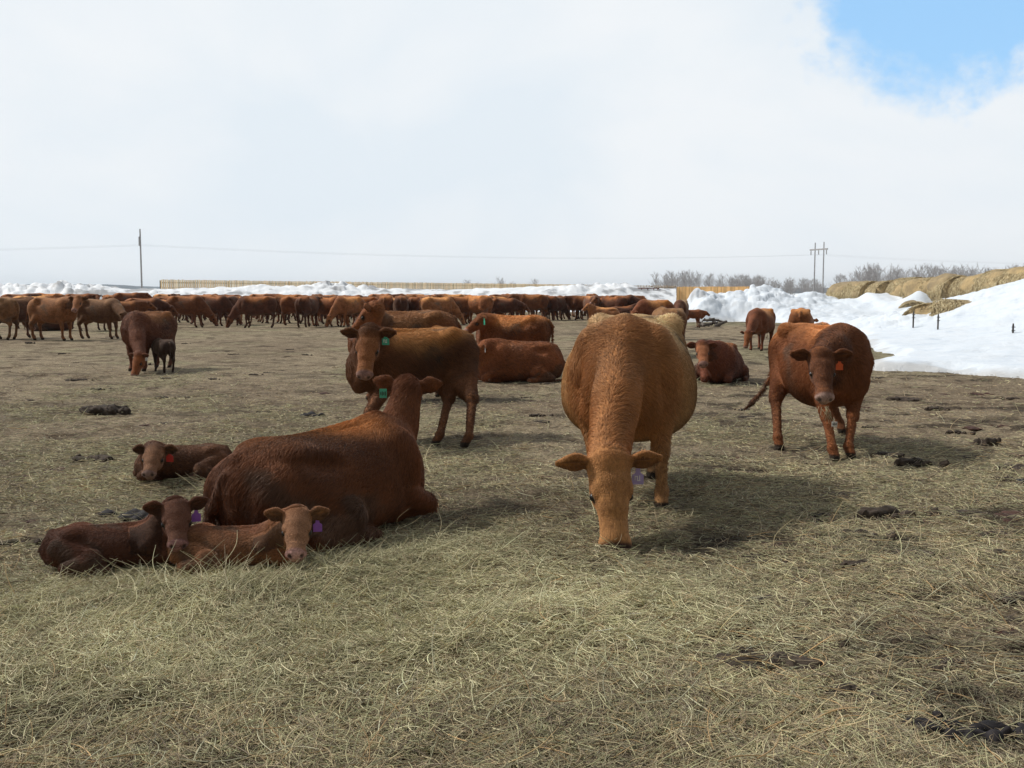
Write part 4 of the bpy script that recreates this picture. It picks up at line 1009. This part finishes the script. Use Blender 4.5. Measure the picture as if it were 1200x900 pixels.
critter('cow', 'red cow lying facing the camera between grazing and chewing cows', 'cow', (PX(844, 17.9)[0], 17.9), (-.28, -.95), .88, pose='lie', head=P(823, 402, 17.1), nosew=(-.08, -.80, -.58), hs=1.05, h=.022, seed=11, hair=14000, hlen=.035, hwid=.004, ears=(-.05, -.05), **dict(RED, face=(.30, .115, .05), base=(.16, .05, .025)))
critter('cow', 'dark red cow grazing head-down by the snow edge', 'cow', (PX(890, 27.6)[0], 27.6), (-.45, -.88), .84, head=P(876, 389, 26.6), nosew=(-.3, -.35, -.88), h=.03, wide=1.15, seed=12, **dict(RED, base=(.15, .048, .022)))
critter('cow', 'red cow seen from behind, standing against the snow bank', 'cow', (PX(938, 28.2)[0], 28.2), (.30, .95), .83, head=P(950, 374, 29.2), nosew=(.3, .8, -.5), h=.03, wide=1.15, seed=13, **RED)
critter('cow', 'cow grazing toward the camera with a nursing calf at her flank', 'cow', (PX(172, 20.6)[0], 20.6), (-.20, -.98), .87, head=P(161, 415, 19.3), nosew=(-.2, -.45, -.88), h=.025, wide=1.2, seed=14, hair=12000, hlen=.04, hwid=.005, tags=((1, 'white', .08, 0, False),), **dict(RED, base=(.13, .045, .022), top=(.28, .12, .045)))
critter('calf', 'nearly black calf nursing beside the grazing cow at left', 'calf', (PX(190, 20.1)[0], 20.1), (-.60, .80), .48, kind='calf', head=P(186, 405, 20.5), nosew=(-.7, .5, .2), h=.03, seed=15, base=(.04, .02, .014), top=(.05, .024, .016), face=(.04, .02, .015), tail=[(-.86, 0, 1.22), (-1.0, .02, 1.2), (-1.1, .03, 1.0), (-1.08, .04, .75), (-1.0, .05, .6)])
critter('cow', 'light reddish cow standing broadside at far left, face turned to the camera', 'cow', (PX(66, 33.4)[0], 33.4), (.96, -.28), 1.04, head=P(91, 348, 32.9), nosew=(.05, -.80, -.60), h=.03, hs=1.1, seed=16, base=(.22, .090, .036), top=(.30, .13, .05), face=(.26, .105, .045), dark=(.06, .03, .02), tail=[(-.86, 0, 1.22), (-1.0, 0, 1.08), (-1.1, .02, .8), (-1.18, .04, .55), (-1.22, .05, .40)])
critter('cow', 'brown-grey cow with pale rump walking away right, head lowered', 'cow', (PX(121, 34.6)[0], 34.6), (.95, -.20), 1.0, head=P(147, 367, 34.0), nosew=(.55, -.1, -.80), h=.03, seed=17, base=(.13, .062, .030), top=(.24, .12, .055), face=(.12, .05, .025), dark=(.05, .025, .02))
critter('cow', 'dark brown cow standing rump-on at the left picture edge', 'cow', (PX(22, 35.0)[0], 35.0), (.62, .75), 1.04, head=P(30, 372, 36), nosew=(.5, .6, -.7), h=.03, seed=18, base=(.10, .042, .024), top=(.20, .09, .04), face=(.12, .05, .03), dark=(.04, .02, .015))
critter('cow', 'dun cow cut off by the left picture edge', 'cow', (PX(-10, 34.0)[0], 34.0), (-.9, .1), 1.04, poll=(1.0, 0, 1.3), h=.035, seed=19, base=(.22, .11, .05), top=(.28, .15, .07), face=(.2, .1, .05), dark=(.05, .03, .02))
critter('cow', 'dark red cow with pale back standing by the snow heap', 'cow', (PX(797, 44)[0], 44), (-.25, -.95), .92, head=P(794, 362, 43), nosew=(-.2, -.6, -.8), h=.035, seed=20, base=(.10, .035, .02), top=(.45, .28, .16), face=(.12, .04, .025), dark=(.04, .02, .012))
critter('calf', 'little red calf standing between the snow-heap cow and the log pile', 'calf', (PX(812, 45.5)[0], 45.5), (.95, .2), .60, kind='calf', poll=(1.0, 0, 1.2), h=.035, seed=21, base=(.21, .07, .03), top=(.24, .085, .035), face=(.2, .07, .03))
critter('cow', 'red cow whose rump shows above the tan cow, farther one', 'cow', (PX(764, 34)[0], 34), (-.75, -.6), .98, head=P(742, 365, 33.4), nosew=(-.7, -.3, -.7), h=.035, seed=22, **dict(RED, base=(.17, .055, .025)))
critter('cow', 'brown cow standing rump-on right behind the tan cow', 'cow', (PX(781, 25)[0], 25), (-.18, .98), .88, head=P(775, 378, 26), nosew=(-.3, .7, -.6), h=.03, wide=1.1, seed=23, base=(.15, .065, .03), top=(.24, .12, .05), face=(.15, .06, .03), dark=(.04, .02, .015))

# ---- log and brush pile by the snow
M_LOG = plain('old_grey_logs', (.12, .10, .085), .85)
def logs():
    x, y = PX(832, 47); root = empty('log_pile', (x, y, 0), 0, .62); tag(root, 'small heap of dark logs and brush at the foot of the snow', 'log pile'); r = random.Random(4)
    for i in range(13):
        m = MB(); a = r.uniform(-.5, .5) + (pi/2 if i % 3 == 0 else 0); L = r.uniform(.5, 1.2); c = Vector((r.uniform(-.8, .8), r.uniform(-.3, .3), r.uniform(.1, .55))); d = Vector((cos(a), sin(a), r.uniform(-.35, .35)))*L/2
        rd = r.uniform(.05, .13); m.tube([c-d, c, c+d], [rd, rd*1.05, rd*.8], 8); m.build('log', M_LOG, root)
logs()

# ---- the herd beyond: prototypes copied across the yard
def far_proto(idx, **kw):
    V, Q, C, fr, S = animal(h=.036, **kw); return V, Q, C
HERD_KINDS = [
    ('graze', dict(poll=(1.12, .05, .55), nose=(.55, .05, -.83), legs=dict(fl=[(.52, .17, 0)], hr=[(-.55, -.17, 0)]))),
    ('stand', dict(poll=(1.02, 0, 1.30), nose=(.85, 0, -.5))),
    ('turn', dict(poll=(.92, -.18, 1.28), nose=(.25, -.8, -.5))),
    ('low', dict(poll=(1.14, -.08, .98), nose=(.75, -.1, -.65), wide=1.15)),
    ('graze2', dict(poll=(1.08, -.12, .50), nose=(.45, -.2, -.86), wide=1.1, legs=dict(fr=[(.25, -.17, 0)]))),
    ('rest', dict(pose='lie', poll=(.90, .1, .95), nose=(.8, .2, -.5)))]
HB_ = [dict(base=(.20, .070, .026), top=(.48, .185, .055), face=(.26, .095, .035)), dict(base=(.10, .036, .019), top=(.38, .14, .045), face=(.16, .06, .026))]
mesh_cache = []
def herd_mesh(k, v):
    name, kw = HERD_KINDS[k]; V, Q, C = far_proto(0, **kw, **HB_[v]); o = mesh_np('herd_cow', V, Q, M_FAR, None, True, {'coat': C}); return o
def build_herd():
    r = random.Random(21); src = {}
    GR = {'g': ('rust-red cow with head down in the packed herd before the snow ridge', 'grazing cows of the packed herd'),
          's': ('rust-red cow standing head-up in the packed herd before the snow ridge', 'standing cows of the packed herd'),
          'l': ('reddish cow resting on the ground among the packed herd', 'resting cows of the packed herd')}
    def put(px, D, k, yaw, s, label=None, v=None):
        v = r.randrange(2) if v is None else v
        if (k, v) not in src: src[(k, v)] = o = herd_mesh(k, v)
        else: o = src[(k, v)].copy(); col.objects.link(o)
        o.location = (*PX(px, D), 0); o.rotation_euler.z = yaw; o.scale = (s, s, s)
        g = 'g' if k in (0, 3, 4) else 's' if k in (1, 2) else 'l'; lb, gr = GR[g]
        if label: tag(o, label, 'cow')
        else: tag(o, lb, 'cow', gr)
    # hand-placed front row
    front = [(221, 46, 0, -.12, 1.05, 'brown cow grazing rightward, leftmost of the front herd row, behind the nursing pair'), (252, 48, 0, -.2, 1.04, 'dark-sided cow grazing right of the leftmost front-row cow'), (300, 45.5, 4, pi+.25, 1.04, 'near-black cow with lowered head facing left in the front herd row'),
             (274, 49, 2, -1.3, 1.02, None), (330, 52, 1, .2, .98, None), (352, 49, 1, .15, 1.02, None), (362, 46.5, 1, 1.35, 1.03, 'pale-rumped cow seen straight from behind in the front herd row'), (385, 47.5, 4, -.4, 1.0, None), (408, 47, 4, -2.2, 1.02, None), (425, 50, 2, -2.6, 1.0, None),
             (455, 50, 4, 1.5, 1.04, None), (470, 49, 1, 1.7, 1.04, None), (490, 50, 1, 1.3, 1.0, None), (515, 49, 4, .25, 1.0, None), (540, 51, 4, .1, 1.02, None), (566, 55, 4, .3, 1.0, None), (590, 57, 0, .2, 1.0, None),
             (622, 57, 1, pi+.1, 1.08, 'broad dark red cow broadside at the right half of the front herd row'), (652, 58, 4, 1.0, 1.02, None), (672, 60, 4, -.5, 1.0, None), (692, 58, 2, -1.2, 1.02, None), (707, 55, 5, pi+.2, 1.0, None), (718, 57, 4, 2.4, 1.02, None), (730, 56, 5, 0.1, 1.05, None), (735, 60, 1, .4, 1.02, None),
             (172, 44, 3, .1, .98, None), (148, 42, 1, .2, .9, None), (128, 60, 1, 2.0, 1.05, None), (58, 60, 1, pi, 1.12, None), (96, 62, 2, .2, 1.1, None), (42, 45, 4, .6, 1.05, None), (60, 42, 5, .3, 1.1, None), (153, 68, 1, 0.1, 1.15, None), (25, 58, 1, .2, 1.1, None), (112, 42, 3, 1.2, .9, None), (0, 48, 1, .3, 1.0, None)]
    for px, D, k, yaw, s, lb in front: put(px, D, k, yaw, s, lb)
    for D in (51, 54, 57.5, 61, 65, 69, 73, 77):
        px = 196 + r.uniform(0, 12)
        while px < 742 - (D-50)*.4:
            if not (D < 56 and px > 600):
                k = r.choice([0, 1, 1, 2, 3, 3, 4]); put(px, D+r.uniform(-1.2, 1.2), k, r.choice([0, pi, r.uniform(0, 6.28)])+r.uniform(-.45, .45), r.uniform(.86, 1.10))
            px += r.uniform(1.5, 2.6)/D*F
build_herd()

# ---- thin air over the whole plain: far woods fade towards the sky
def build_haze():
    m = MB(); m.box((0, 0, 18.5), (7400, 7400, 39)); 
    mat = bpy.data.materials.new('thin_haze'); mat.use_nodes = True; nt = mat.node_tree; nt.nodes.clear()
    out = nt.nodes.new('ShaderNodeOutputMaterial'); pv = nt.nodes.new('ShaderNodeVolumePrincipled'); pv.inputs['Color'].default_value = (.82, .91, 1, 1); pv.inputs['Anisotropy'].default_value = .25; pv.inputs['Density'].default_value = .00017
    nt.links.new(pv.outputs[0], out.inputs['Volume']); o = m.build('haze', mat); tag(o, kind='stuff')
build_haze()
